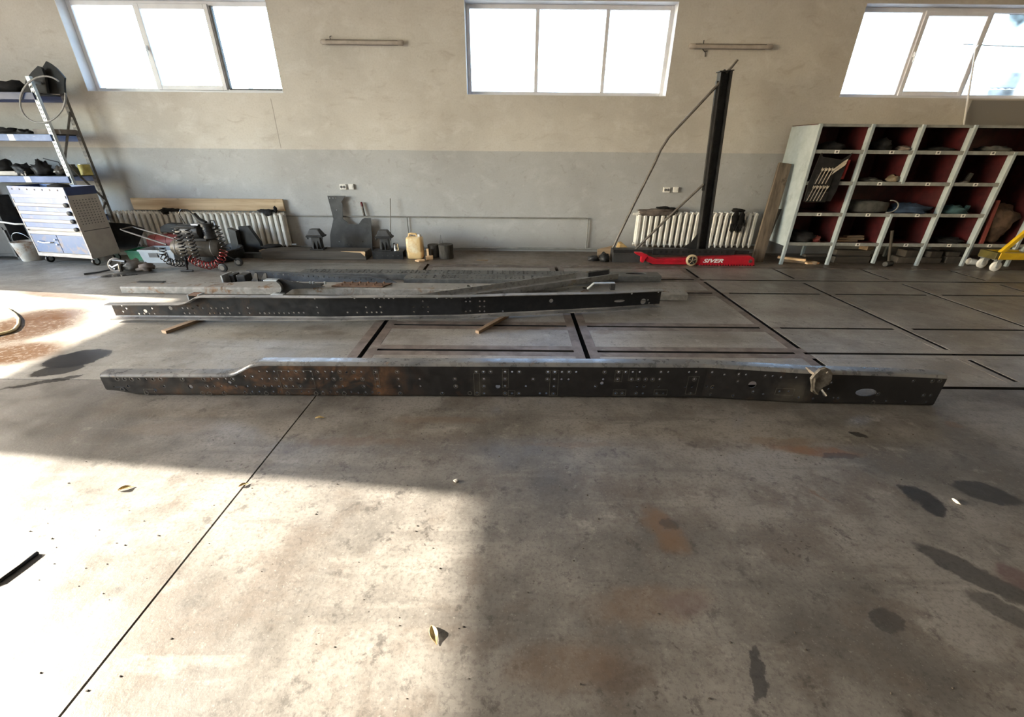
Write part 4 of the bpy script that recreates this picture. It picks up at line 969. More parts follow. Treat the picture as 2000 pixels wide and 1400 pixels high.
for (zt, zm, zb) in ((.962, .885, .842), (.838, .773, .730), (.726, .664, .618), (.614, .545, .510)):
    dr = cb(-Wc + .026, -.026, -.004, .012, zm, zt).build('drawer', cart_blue, ct_, bevel=.002)
    cb(-Wc + .026, -.07, -.020, .012, zb, zm).build('drawer_grip', cart_trim, dr, bevel=.004)
    la = MB().lathe([(.030, 0), (.030, .022), (.020, .03)], 14, MC @ Matrix.Translation((-.062, -.004, (zb + zm) / 2 + .01)) @ Matrix.Rotation(R(90), 4, 'X') @ Matrix.Scale(1.25, 4, Vector((1, 0, 0))))
    la.build('latch', rubber, dr, True)
for x0, x1, hx in ((-Wc + .026, -.515, -.56), (-.505, -.026, -.46)):
    d_ = cb(x0, x1, -.004, .012, .176, .44).build('door', cart_blue_worn, ct_, bevel=.002)
    if x0 < -.6:
        MB().tube([MC @ Vector(q) for q in ((-.88, -.006, .33), (-.86, -.03, .335), (-.75, -.032, .322), (-.64, -.03, .332), (-.62, -.006, .33))], .010, 8).build('handle', bright_steel, d_, True)
        for zz in (.30, .37): MB().lathe([(.014, 0), (.012, .02), (.004, .024)], 12, MC @ Matrix.Translation((-.555, -.004, zz)) @ Matrix.Rotation(R(90), 4, 'X')).build('lock_knob', bright_steel, d_, True)
cb(-.0, .003, .03, Dc - .02, .505, .515).build('side_seam', dark_seal, ct_)
hm = MB()
for i in range(10):
    for j in range(8): hm.box(.0005, .0035, .05 + j * .042, .062 + j * .042, .60 + i * .036, .612 + i * .036, MC)
hm = hm.build('perforation', dark_seal, ct_); hm['kind'] = 'stuff'
for x, y in ((-.06, .05), (-Wc + .08, .05), (-.06, Dc - .05), (-Wc + .08, Dc - .05)):
    f_ = cb(x - .022, x + .022, y - .02, y + .03, .085, .115).build('caster_fork', galv, ct_)
    c = MC @ Vector((x, y + .01, .056)); ax = (MC.to_3x3() @ Vector((1, 0, 0)))
    MB().tube([c - ax * .016, c - ax * .012, c + ax * .012, c + ax * .016], [.048, .056, .056, .048], 20).build('tyre', rubber, f_, True)
    MB().tube([c - ax * .019, c + ax * .019], .03, 14).build('hub', galv, f_, True)
p = MC @ Vector((-.22, .1, 1.056)); tag(MB().lump((p.x, p.y, 1.098), .16, .10, .058, 2, .25, 16, 10, flat=.042).build('cap', dark_cloth, smooth='all'), 'black cap lying on top of the blue tool cart', 'cap')
# bucket, dark cabinet, white hose, leaning sheet left of and behind the cart
bc = thing('bucket', (-7.62, 6.72, 0), 'battered white bucket standing left of the blue tool cart', 'bucket')
MB().lathe([(.10, 0), (.105, .005), (.145, .29), (.150, .295), (.143, .295), (.098, .02), (.02, .018)], 22, Matrix.Translation((-7.62, 6.70, 0))).build('pail', bucket_m, bc, True)
MB().tube([(-7.62 + .148 * math.cos(a), 6.70 - .03 * math.sin(a), .28 + .15 * math.sin(a)) for a in [math.pi * k / 12 for k in range(13)]], .004, 6).build('bail', galv, bc, True)
dc = thing('dark_cabinet', (-8.0, 6.9, 0), 'dark grey metal cabinet at the left edge behind the bucket', 'cabinet')
B(-8.75, -7.80, 6.72, 6.98, .05, .95).build('body', dark_steel, dc, bevel=.006); B(-8.72, -7.86, 6.712, 6.72, .10, .5).build('door', black_steel, dc, bevel=.003); B(-7.855, -7.83, 6.70, 6.72, .05, .46).build('front_post', plate_steel, dc)
for x in (-8.7, -7.88): B(x, x + .05, 6.74, 6.9, 0, .05).build('foot', black_steel, dc)
tag(MB().tube([(-8.3, 6.66, .62), (-7.75, 6.62, .60), (-7.52, 6.62, .565), (-7.38, 6.66, .56)], .013, 8).build('white_hose', socket_w, smooth='all'), 'white hose end reaching in from the left edge beside the tool cart', 'hose')
ls = MB().prism([(-6.62, .0), (-6.34, .0), (-6.05, .43), (-6.30, .50), (-6.62, .52)], Matrix.Translation((0, 7.12, 0)) @ Matrix.Rotation(R(82), 4, 'X'), .012)
tag(ls.build('steel_sheet', dark_steel), 'dark grey steel sheet leaning behind the right side of the tool cart', 'sheet')

# ================================================================== THINGS UNDER THE LEFT RADIATOR
def crate(x0, x1, y0, y1, h, m, label, rot=0, extra=True):
    t = thing('crate', ((x0 + x1) / 2, (y0 + y1) / 2, 0), label, 'crate')
    M_ = Matrix.Translation(((x0 + x1) / 2, (y0 + y1) / 2, 0)) @ Matrix.Rotation(R(rot), 4, 'Z'); a, b = (x1 - x0) / 2, (y1 - y0) / 2
    mb = MB(); k = .9; t_ = .008
    def ringz(z, s_, off): return [M_ @ Vector((sx * (a - off) * s_, sy * (b - off) * s_, z)) for sx, sy in ((-1, -1), (1, -1), (1, 1), (-1, 1))]
    rs = [ringz(0, k, 0), ringz(h, 1, 0), ringz(h, 1, t_), ringz(.012, k, t_)]
    mb.add([v for r_ in rs for v in r_], [(0, 1, 2, 3)] + [(i * 4 + j, i * 4 + (j + 1) % 4, (i + 1) * 4 + (j + 1) % 4, (i + 1) * 4 + j) for i in range(3) for j in range(4)] + [(12, 13, 14, 15)])
    mb.build('shell', m, t)
    MB().box(-a - .008, a + .008, -b - .008, -b + .004, h - .02, h + .002, M_).build('rim', m, t); MB().box(-a - .008, a + .008, b - .004, b + .008, h - .02, h + .002, M_).build('rim', m, t)
    MB().box(-a - .008, -a + .004, -b, b, h - .02, h + .002, M_).build('rim', m, t); MB().box(a - .004, a + .008, -b, b, h - .02, h + .002, M_).build('rim', m, t)
    if extra: MB().box(-a * .45, a * .05, -b - .006, -b + .012, h * .45, h * .78, M_).build('handle_slot', dark_seal, t); MB().box(a * .5, a * .62, -b - .003, -b + .02, .01, h - .02, M_).build('corner_strap', dark_seal, t)
    return t
crate(-5.78, -5.24, 6.58, 6.90, .20, grey_plastic, 'grey plastic crate on the floor beside the air compressor')
crate(-6.12, -5.86, 6.74, 7.02, .15, green_plastic, 'small green plastic crate between the leaning sheet and the grey crate', 0, False)
rd = thing('red_bundle', (-5.62, 7.12, 0), 'dusty red bundle with straps under the left radiator', 'bundle')
MB().tube([(-5.97, 7.12, .20), (-5.94, 7.12, .20), (-5.34, 7.12, .24), (-5.31, 7.12, .24)], [.09, .135, .135, .09], 16).build('roll', red_old, rd, True)
for k in (.2, .5, .8): MB().tube([(-5.95 + .62 * k - .012, 7.12, .203 + .04 * k), (-5.95 + .62 * k + .012, 7.12, .204 + .04 * k)], .139, 16).build('strap', red_old, rd, True)
B(-5.96, -5.36, 7.02, 7.24, 0, .085).build('skid', dark_steel, rd, bevel=.01)
B(-5.98, -5.50, 6.985, 7.0, .09, .15).build('red_lip', red_bright, rd, bevel=.006)
tag(MB().prism([(-5.72, 0), (-5.36, 0), (-5.37, .09), (-5.42, .13), (-5.58, .135), (-5.70, .08)], Matrix.Translation((0, 7.20, .385)) @ Matrix.Rotation(R(90), 4, 'X'), .14).build('dark_housing', dark_steel, bevel=.008), 'dark angular housing lying on the red bundle', 'housing')

# ---- compressor
cp = thing('air_compressor', (-4.62, 6.35, 0), 'black air compressor on one leg and two small wheels with a pull handle', 'compressor')
tx0, tx1, ty, tz = -5.00, -4.27, 6.32, .30
MB().tube([(tx0, ty, tz), (tx0 + .02, ty, tz), (tx0 + .08, ty, tz), (tx1 - .08, ty, tz), (tx1 - .02, ty, tz), (tx1, ty, tz)], [.05, .10, .132, .132, .10, .05], 24).build('tank', comp_body, cp, True)
for x in (tx0 + .10, tx1 - .11): MB().tube([(x - .006, ty, tz), (x + .006, ty, tz)], .1345, 24).build('weld_band', brace_steel, cp, True)
B(tx0 + .16, tx1 - .16, ty - .08, ty + .08, tz + .11, tz + .145).build('saddle', black_steel, cp, bevel=.005)
MB().tube([(-4.86, ty, .535), (-4.82, ty, .535), (-4.52, ty, .535), (-4.50, ty, .535)], [.07, .10, .10, .07], 20).build('motor', black_steel, cp, True)
MB().prism([(-4.90, .60), (-4.74, .625), (-4.52, .615), (-4.52, .60)], Matrix.Translation((0, ty + .11, 0)) @ Matrix.Rotation(R(90), 4, 'X'), .22).build('motor_shroud', rubber, cp, bevel=.008)
MB().lathe([(.085, .44), (.09, .46), (.07, .50), (.075, .505), (.07, .52), (.075, .525), (.07, .54), (.075, .545), (.07, .56), (.075, .565), (.07, .60), (.085, .605), (.085, .65), (.05, .655)], 16, Matrix.Translation((-4.41, ty, 0))).build('pump_head', black_steel, cp, True)
B(-4.60, -4.50, ty - .06, ty + .02, .625, .645).build('chrome_plate', bright_steel, cp, bevel=.004)
MB().tube([(-4.42, ty, .65), (-4.50, ty, .70), (-4.55, ty, .78)], [.035, .03, .026], 12).build('air_filter', rubber, cp, True)
MB().tube([(-4.33, ty, .58), (-4.28, ty, .60)], .03, 10).build('gauge', rubber, cp, True)
MB().tube([(-4.80, ty - .1, .20), (-4.74, ty - .22, .03)], .016, 8).build('leg', black_steel, cp, True)
MB().tube([(-4.82, ty - .24, .016), (-4.66, ty - .22, .016)], .016, 8).build('leg_foot', rubber, cp, True)
for (wx, wy) in ((-4.21, 6.10), (-4.19, 6.46)):
    w_ = MB().bar((-4.36, (wy + ty) / 2, .20), (wx, wy, .07), .03, .012).build('wheel_bracket', black_steel, cp)
    MB().tube([(wx, wy - .018, .062), (wx, wy - .014, .062), (wx, wy + .014, .062), (wx, wy + .018, .062)], [.05, .062, .062, .05], 20).build('tyre', rubber, w_, True)
    MB().tube([(wx, wy - .022, .062), (wx, wy + .022, .062)], .034, 14).build('hub', brace_steel, w_, True)
MB().tube([(-5.02, ty - .09, .36), (-5.60, ty - .05, .545), (-5.64, ty - .05, .56), (-5.58, ty + .10, .575), (-5.02, ty + .09, .41)], .012, 8).build('pull_handle', brace_steel, cp, True)
def coil(path, r, turns, tr, n_per=12):
    path = [Vector(p) for p in path]; N = int(turns * n_per); out = []
    seg = [(path[i + 1] - path[i]).length for i in range(len(path) - 1)]; tot = sum(seg)
    for k in range(N + 1):
        s_ = tot * k / N; i = 0
        while i < len(seg) - 1 and s_ > seg[i]: s_ -= seg[i]; i += 1
        p = path[i].lerp(path[i + 1], s_ / seg[i]); d = (path[i + 1] - path[i]).normalized()
        a = d.cross(Vector((0, 1, 0))); a = a.normalized() if a.length > .1 else Vector((1, 0, 0)); b = d.cross(a)
        th = 2 * math.pi * k / n_per; out.append(p + (a * math.cos(th) + b * math.sin(th)) * r)
    return MB().tube(out, tr, 6)
yf = ty - .19
h1 = thing('spiral_air_hose', (-4.7, yf, 0), 'glossy black spiral air hose hanging over the front of the compressor', 'air hose')
MB().tube([(-4.72, ty, .64), (-4.75, ty - .02, .78), (-4.70, ty - .02, .84), (-4.62, ty, .83), (-4.55, ty, .76)], .008, 8).build('loop', hose_black, h1, True)
coil([(-4.73, yf, .60), (-4.735, yf, .18)], .047, 9, .008).build('left_strand', hose_black, h1, 'all')
coil([(-4.57, yf, .60), (-4.57, yf, .18)], .042, 9, .008).build('right_strand', hose_black, h1, 'all')
coil([(-5.03, yf + .02, .34), (-5.06, yf, .22), (-4.98, yf, .14), (-4.88, yf, .11), (-4.74, yf, .12)], .045, 11, .007).build('lower_strand', hose_black, h1, 'all')
h2 = thing('spiral_air_hose', (-4.25, ty, 0), 'black spiral air hose hanging at the right end of the compressor', 'air hose')
MB().tube([(-4.35, ty - .02, .63), (-4.30, ty - .06, .70), (-4.24, ty - .08, .70), (-4.22, ty - .10, .64)], .008, 8).build('loop', hose_black, h2, True)
coil([(-4.21, ty - .10, .62), (-4.17, ty - .12, .34)], .042, 5.5, .007).build('strand', hose_black, h2, 'all')
MB().tube([(-4.17, ty - .12, .34), (-4.09, ty - .12, .325)], .013, 8).build('coupling', black_steel, h2, True)
h3 = thing('spiral_air_hose', (-4.4, yf, 0), 'red spiral air hose drooping under the compressor tank', 'air hose')
coil([(-4.66, yf, .19), (-4.56, yf - .01, .12), (-4.42, yf - .01, .085), (-4.28, yf, .12), (-4.19, yf + .02, .22), (-4.17, yf + .04, .30)], .05, 13, .007).build('strand', hose_red, h3, 'all')
ty_ = thing('rubber_basin', (-4.74, 6.88, 0), 'black rubber basin on the floor behind the compressor', 'basin')
MB().lathe([(.26, 0), (.33, .02), (.36, .10), (.35, .165), (.32, .175), (.31, .14), (.29, .05), (.05, .04)], 28, Matrix.Translation((-4.74, 6.88, 0))).build('shell', rubber, ty_, True)
MB().tube([(-4.74 + .345 * math.cos(2 * math.pi * k / 28), 6.88 + .345 * math.sin(2 * math.pi * k / 28), .170) for k in range(28)], .014, 8, closed=True).build('rim', rubber, ty_, True)
# ---- scrap casting on the floor
cs = thing('scrap_casting', (-5.66, 6.08, 0), 'grey alloy gearbox casting with a ring lying on the floor in front of the cart', 'casting')
cx, cy = -5.72, 6.10
MB().tube([(cx + .10 * math.cos(a), cy - .03 + .02 * math.sin(a), .095 + .085 * math.sin(a)) for a in [2 * math.pi * k / 20 for k in range(20)]], .020, 8, closed=True).build('ring', brace_steel, cs, True)
MB().lump((cx + .17, cy + .03, .075), .13, .10, .085, 6, .55, 18, 12, flat=.072, freq=2).build('housing', brace_steel, cs, 'all')
for q in (((cx - .06, cy - .06, .10), (cx + .02, cy - .08, .05)), ((cx + .0, cy - .05, .17), (cx + .16, cy - .04, .15)), ((cx - .02, cy - .08, .07), (cx + .09, cy - .07, .12)), ((cx + .08, cy - .08, .02), (cx + .10, cy - .08, .13))):
    MB().tube([q[0], q[1]], .022, 8).build('rib', cast_metal, cs, True)
MB().lump((cx + .34, cy + .05, .05), .13, .10, .06, 9, .6, 16, 10, flat=.048, freq=2).build('tail', rag_brown, cs, 'all')
MB().tube([(cx - .10, cy - .05, .03), (cx - .20, cy - .12, .014), (cx - .33, cy - .22, .012)], .012, 8).build('lever', black_steel, cs, True)

# ================================================================== THINGS ALONG THE WALL, MIDDLE
ag = thing('angle_bracket', (-4.5, 7.2, 0), 'dark angular steel bracket standing left of the old sleeper', 'bracket')
MB().prism([(-4.70, .0), (-4.58, .0), (-4.56, .40), (-4.68, .44)], Matrix.Translation((0, 7.26, .0)) @ Matrix.Rotation(R(90), 4, 'X'), .10).build('front_plate', plate_steel, ag)
MB().prism([(-4.58, .0), (-4.25, .0), (-4.27, .2), (-4.40, .46), (-4.56, .45)], Matrix.Translation((0, 7.34, .0)) @ Matrix.Rotation(R(90), 4, 'X'), .08).build('side_plate', dark_steel, ag)
tag(B(-4.22, -3.92, 7.10, 7.36, 0, .10).build('timber_block', scrap_wood, bevel=.006), 'short brown timber block right of the dark angle bracket', 'timber')
tag(MB().lump((-4.05, 7.22, .125), .17, .09, .05, 21, .5, 16, 10, flat=.024).build('dark_rag', dark_cloth, smooth='all'), 'dark rag thrown on the short timber block', 'rag')
tag(B(-4.75, -3.70, 6.98, 7.09, 0, .075).build('steel_bar', plate_steel, bevel=.004), 'flat grey steel bar on the floor left of the sleeper', 'bar')
sp_ = thing('wooden_sleeper', (-3.2, 7.03, 0), 'old dark wooden sleeper carrying the left cast stand and the steel plate', 'beam')
mb = B(-4.08, -2.38, 6.90, 7.22, 0, .135)
mb.build('timber', old_beam, sp_, bevel=.012)
MB().prism([(-2.78, .135), (-2.40, .135), (-2.385, .12), (-2.40, .06), (-2.46, .12)], Matrix.Translation((0, 6.915, .002)) @ Matrix.Rotation(R(90), 4, 'X'), .02).build('fresh_split', split_wood, sp_)
def stand(x, y, z, label):
    t = thing('cast_stand', (x, y, z), label, 'stand', 'cast stands by the wall')
    B(x - .11, x + .11, y - .08, y + .08, z, z + .02).build('foot', dark_steel, t, bevel=.003)
    mb = MB()
    a = [(-.075, -.055, .02), (.075, -.055, .02), (.075, .055, .02), (-.075, .055, .02)]; b = [(-.07, -.05, .20), (.07, -.05, .20), (.07, .05, .20), (-.07, .05, .20)]
    mb.add([(x + p[0], y + p[1], z + p[2]) for p in a + b], [(0, 1, 2, 3), (4, 5, 6, 7)] + [(i, (i + 1) % 4, 4 + (i + 1) % 4, 4 + i) for i in range(4)]); mb.build('column', plate_steel, t, bevel=.006)
    for s_ in (-1, 1): MB().prism([(0, 0), (.045, 0), (.0, .12)], Matrix.Translation((x + s_ * .03, y - .055, z + .02)) @ Matrix.Rotation(R(90), 4, 'X') @ Matrix.Rotation(R(-90), 4, 'Y'), .012).build('rib', dark_steel, t)
    B(x - .135, x + .135, y - .09, y + .09, z + .20, z + .225).build('flange', dark_steel, t, bevel=.004)
    for s_ in (-1, 1): MB().lathe([(.012, z + .17), (.012, z + .24), (.006, z + .242)], 6, Matrix.Translation((x + s_ * .115, y - .06, 0))).build('bolt', dark_steel, t)
    a = [(-.125, -.08, .225), (.125, -.08, .225), (.125, .08, .225), (-.125, .08, .225)]; b = [(-.07, -.05, .325), (.06, -.05, .325), (.06, .05, .325), (-.07, .05, .325)]
    MB().add([(x + p[0], y + p[1], z + p[2]) for p in a + b], [(0, 1, 2, 3), (4, 5, 6, 7)] + [(i, (i + 1) % 4, 4 + (i + 1) % 4, 4 + i) for i in range(4)]).build('head', plate_steel, t, bevel=.01)
stand(-3.21, 7.08, .135, 'dark cast stand with a tapered head on the sleeper, left of the steel plate')
ch = thing('steel_channel', (-2.05, 7.05, 0), 'short black steel channel on the floor under the right cast stand', 'steel channel')
B(-2.30, -1.80, 6.98, 7.20, .115, .128).build('web', black_steel, ch); B(-2.30, -1.80, 6.98, 6.992, 0, .115).build('flange', black_steel, ch); B(-2.30, -1.80, 7.188, 7.20, 0, .115).build('flange', black_steel, ch)
for k in range(5): MB().lathe([(.010, 0), (.010, .003), (.005, .0035)], 8, Matrix.Translation((-2.22 + k * .085, 6.98, .06)) @ Matrix.Rotation(R(90), 4, 'X')).build('bolt_head', plate_steel, ch)
stand(-2.10, 7.08, .128, 'dark cast stand with a tapered head right of the steel plate')
# steel plate leaning on the wall
def zp(u, v): p = at(560 + u / 5.556, 350 + v / 5.556, 7.6); return (p.x, p.z)
outl = [zp(*q) for q in [(430, 158), (627, 158), (600, 205), (582, 225), (598, 245), (605, 405), (680, 465), (780, 465), (820, 408), (845, 398), (910, 400), (925, 560), (940, 755), (490, 755), (475, 580), (505, 410), (470, 290)]]
hol = [circ(*zp(*q), .010) for q in [(455, 183), (490, 183), (520, 183), (533, 312)]] + [circ(*zp(*q), .012) for q in [(575, 652), (832, 652), (682, 688)]]
me = plate(outl, hol, .012); mb = MB().mesh(me); mb.v = [Vector((v.x, 7.545 + v.z, v.y - .03)) for v in mb.v]
mb.xf(Matrix.Translation((0, 7.545, 0)) @ Matrix.Rotation(R(-5.5), 4, 'X') @ Matrix.Translation((0, -7.545, 0)))
tag(mb.build('steel_plate', plate_steel), 'irregular dark steel plate with a tall arm leaning against the wall behind the sleeper', 'plate')
mk = thing('marker_stick', (-2.58, 7.62, .57), 'short grey stick with a dark red tip standing on the wall pipe behind the plate', 'stick')
MB().tube([(-2.565, 7.645, .588), (-2.585, 7.655, .74)], .020, 10).build('shaft', cast_metal, mk, True); MB().tube([(-2.585, 7.655, .74), (-2.592, 7.66, .80), (-2.594, 7.66, .815)], [.022, .02, .008], 10).build('tip', mat('dark_red_tip', (.12, .012, .015), (.08, .01, .012), 8, .4), mk, True)
tag(MB().tube([(-2.13, 7.46, .0), (-2.075, 7.60, .88)], .008, 8).build('steel_rod', brace_steel), 'thin rusty rod leaning upright against the wall behind the right stand', 'rod')
cn = thing('tin_can', (-1.93, 7.07, .128), 'shiny tin can with a wire handle on the black channel', 'can')
MB().lathe([(.044, .128), (.046, .132), (.044, .138), (.044, .235), (.046, .24), (.043, .243), (.042, .16), (.01, .155)], 20, Matrix.Translation((-1.92, 7.06, 0))).build('body', bright_steel, cn, True); MB().tube([(-1.92 + .045 * math.cos(a), 7.06, .24 + .04 * math.sin(a)) for a in [math.pi * k / 8 for k in range(9)]], .003, 6).build('handle', galv, cn, True)
# canister
kn = thing('canister', (-1.62, 7.06, 0), 'amber translucent plastic canister standing on the floor by the wall', 'canister')
def rrect(hx, hy, z, cx, cy, n=4):
    out = []
    r_ = min(hx, hy) * .45
    for sx, sy, a0 in ((1, 1, 0), (-1, 1, 90), (-1, -1, 180), (1, -1, 270)):
        for k in range(n + 1):
            a = R(a0 + 90 * k / n); out.append((cx + sx * (hx - r_) + r_ * math.cos(a), cy + sy * (hy - r_) + r_ * math.sin(a), z))
    return out
def loft(rings):
    n = len(rings[0]); mb = MB()
    mb.add([p for r_ in rings for p in r_], [tuple(range(n))[::-1], tuple((len(rings) - 1) * n + k for k in range(n))] + [(i * n + k, i * n + (k + 1) % n, (i + 1) * n + (k + 1) % n, (i + 1) * n + k) for i in range(len(rings) - 1) for k in range(n)])
    return mb
cx, cy = -1.615, 7.10
loft([rrect(.115, .085, 0, cx, cy), rrect(.128, .095, .015, cx, cy), rrect(.132, .098, .10, cx, cy), rrect(.128, .094, .11, cx, cy), rrect(.132, .098, .12, cx, cy), rrect(.132, .098, .30, cx, cy), rrect(.125, .092, .335, cx, cy), rrect(.10, .06, .35, cx, cy)]).build('tank', canister_m, kn, 'all')
MB().tube([(cx - .09, cy, .345), (cx - .085, cy, .385), (cx - .05, cy, .392), (cx + .03, cy, .388), (cx + .045, cy, .35)], .016, 10).build('handle', canister_m, kn, True)
MB().lathe([(.030, .345), (.030, .38), (.024, .383)], 14, Matrix.Translation((cx + .085, cy, 0))).build('cap', socket_w, kn, True)
# stumps and split wood
def stump(x, y, r, h, seed, label):
    prof = [(r * .96, 0), (r, .02), (r * .97, h * .5), (r * 1.0, h - .01), (r * .93, h)]
    mb = MB().lathe(prof, 20, Matrix.Translation((x, y, 0)))
    mb.v = [Vector((x + (v.x - x) * (1 + .05 * mnoise.noise(Vector((v.x * 20, v.y * 20, v.z * 3 + seed)))), y + (v.y - y) * (1 + .05 * mnoise.noise(Vector((v.y * 20, v.x * 20, seed)))), v.z)) for v in mb.v]
    return tag(mb.build('wood_stump', stump_m, smooth=True), label, 'stump', 'stumps by the wall')
stump(-1.33, 7.19, .098, .205, 2, 'smaller dark round stump beside the amber canister')
stump(-1.11, 7.12, .122, .225, 5, 'larger dark round stump by the wall')
tag(MB().tube([(-1.28, 7.34, .002), (-1.25, 7.36, .16), (-1.235, 7.42, .32), (-1.20, 7.38, .17), (-1.19, 7.36, .002)], .004, 6).build('wire_bail', dark_seal), 'thin wire standing up behind the two stumps', 'wire')
def chip(px, py, poly, h, label):
    p = fl(px, py)
    mb = MB().prism([(p.x + x, p.y + y) for x, y in poly], Matrix.Translation((0, 0, .001)), h)
    return tag(mb.build('split_wood_piece', split_wood, bevel=.003), label, 'wood piece')
chip(823, 510, [(-.10, -.02), (-.03, -.06), (.06, -.02), (.05, .05), (-.06, .05)], .022, 'flat pale piece of split wood in front of the canister')
chip(839, 507, [(-.05, -.05), (.06, .0), (.05, .05), (-.06, .01)], .06, 'upright pale wedge of split wood right of the canister')
mb = B(-1.42, -1.385, 7.03, 7.06, 0, .165); tag(mb.build('split_wood_piece', split_wood, bevel=.004), 'tall pale splinter of wood leaning on the smaller stump', 'wood piece')
p = fl(942, 509); tag(MB().prism([(p.x - .1, p.y - .03), (p.x + .09, p.y - .03), (p.x + .05, p.y), (p.x + .1, p.y + .03), (p.x - .08, p.y + .04)], Matrix.Translation((0, 0, .001)), .008).build('bark_piece', scrap_wood), 'flat torn piece of bark lying alone near the wall', 'bark')

# ================================================================== PULLING TOWER AND RED JACK
pt = thing('pulling_tower', (3.0, 6.98, 0), 'black steel pulling tower leaning slightly with two long slanted braces', 'tower')
Bp, Tp = Vector((3.075, 7.02, .20)), Vector((2.905, 7.02, 2.62)); ax = (Tp - Bp); Lm = ax.length; az = ax.normalized(); ay = Vector((0, 1, 0)); axx = ay.cross(az).normalized()
MT = Matrix((axx, ay, az)).transposed().to_4x4(); MT.translation = Bp
w2 = .080
MB().box(-w2, -w2 + .014, -.06, .06, 0, Lm, MT).build('flange', dark_steel, pt); MB().box(w2 - .014, w2, -.06, .06, 0, Lm, MT).build('flange', dark_steel, pt)
wb = MB().box(-w2 + .014, w2 - .014, .03, .04, 0, Lm, MT).build('web', black_steel, pt)
for k in range(17):
    z = .12 + k * .145
    MB().lathe([(.020, 0), (.020, .006), (.011, .0065)], 12, MT @ Matrix.Translation((0, .03, z)) @ Matrix.Rotation(R(90), 4, 'X')).build('bolt', dark_steel, wb)
MB().box(-w2 - .02, w2 + .015, -.065, .065, Lm, Lm + .012, MT).build('cap', black_steel, pt)
MB().box(-w2 - .028, -w2, -.02, .02, .9, Lm - .1, MT).build('rack_strip', plate_steel, pt)
for z in (.02,): MB().prism([(0, 0), (-.30, 0), (-.24, .03), (-.10, .12), (0, .26)], MT @ Matrix.Translation((-w2, .02, 0)) @ Matrix.Rotation(R(90), 4, 'X'), .014).build('gusset', dark_steel, pt)
q = [at(1418, 142, 7.02), at(1430, 130, 7.0), at(1441, 116, 6.97)]; MB().tube(q, .016, 10).build('top_hook', brace_steel, pt, True)
b1 = [at(1405, 162, 7.0), at(1352, 219, 7.0), at(1306, 268, 7.0), at(1290, 293, 7.0), at(1279, 318, 7.0), at(1240, 395, 7.0), at(1197, 484, 7.0)]
MB().tube(b1, .019, 10).build('long_brace', brace_steel, pt, True)
b2 = [at(1374, 360, 7.0), at(1310, 420, 7.0), at(1240, 488, 7.0)]; MB().tube(b2, .018, 10).build('short_brace', brace_steel, pt, True)
B(1.62, 3.62, 6.93, 7.11, .155, .20).build('base_beam', dark_steel, pt, bevel=.004)
B(1.62, 2.06, 6.90, 7.13, .0, .155).build('base_box', plate_steel, pt, bevel=.004)
pb = B(2.24, 3.55, 6.865, 6.89, .135, .235).build('perforated_bar', black_steel, pt, bevel=.003)
for k in range(13):
    x = 2.37 + k * .088
    MB().tube([(x, 6.864, .188), (x, 6.861, .188)], .021, 12).build('bar_hole', pit_m, pb); 
B(3.50, 3.80, 6.90, 7.08, .17, .21).build('base_tail', black_steel, pt)
jk = thing('red_jack', (3.0, 6.78, 0), 'red low jack trolley lettered SIVER on the floor in front of the tower', 'jack')
def zj(u, v): p = at(1160 + u / 5.556, 380 + v / 5.556, 6.76); return (p.x, max(.012, p.z))
body = [zj(*q) for q in [(620, 690), (680, 692), (1000, 690), (1400, 672), (1700, 665), (1740, 690), (1740, 765), (1100, 762), (640, 765), (560, 720), (545, 655), (585, 655)]]
MB().prism(body, Matrix.Translation((0, 6.86, 0)) @ Matrix.Rotation(R(90), 4, 'X'), .11).build('body', jack_red, jk, bevel=.006)
arm = [zj(*q) for q in [(440, 622), (520, 625), (590, 655), (560, 690), (530, 735), (505, 730), (510, 670), (448, 640)]]
MB().prism(arm, Matrix.Translation((0, 6.80, 0)) @ Matrix.Rotation(R(90), 4, 'X'), .07).build('nose', jack_red, jk, bevel=.006)
arm2 = [zj(*q) for q in [(545, 660), (600, 690), (660, 715), (980, 718), (980, 700), (680, 698), (610, 665)]]
MB().prism(arm2, Matrix.Translation((0, 6.752, 0)) @ Matrix.Rotation(R(90), 4, 'X'), .02).build('side_arm', jack_red, jk, bevel=.004)
wc = zj(1050, 722); 
MB().tube([(wc[0], 6.76, .088), (wc[0], 6.748, .088), (wc[0], 6.72, .088), (wc[0], 6.715, .088)], [.080, .088, .088, .080], 24).build('wheel', wheel_cream, jk, True)
MB().tube([(wc[0], 6.714, .088), (wc[0], 6.710, .088)], .062, 20).build('wheel_disc', black_steel, jk, True)
for k in range(5):
    a = 2 * math.pi * k / 5 + .3; MB().bar((wc[0] + .012 * math.cos(a), 6.708, .088 + .012 * math.sin(a)), (wc[0] + .06 * math.cos(a), 6.708, .088 + .06 * math.sin(a)), .004, .014, (0, 1, 0)).build('spoke', wheel_cream, jk)
MB().tube([(wc[0], 6.71, .088), (wc[0], 6.70, .088)], .014, 10).build('axle', bright_steel, jk, True)
e = zj(1692, 725); MB().tube([(e[0], 6.75, .075), (e[0], 6.742, .075)], .028, 12).build('end_bolt', cast_metal, jk, True)
tr_ = MB()
B(2.95, 3.86, 6.76, 6.84, .0, .014).build('rack_rail', dark_steel, jk)
for k in range(20): B(2.97 + k * .044, 2.99 + k * .044, 6.744, 6.758, .004, .024).build('tooth', jack_red, jk)
B(2.2, 2.5, 6.765, 6.85, .0, .014).build('skid', dark_steel, jk)
tc_ = bpy.data.curves.new('t', 'FONT'); tc_.body = 'SIVER'; tc_.size = .125; tc_.shear = .32; tc_.extrude = .0015; tc_.offset = .0035; tc_.space_character = 1.02
to = bpy.data.objects.new('t', tc_); col.objects.link(to); dg = bpy.context.evaluated_depsgraph_get(); dg.update()
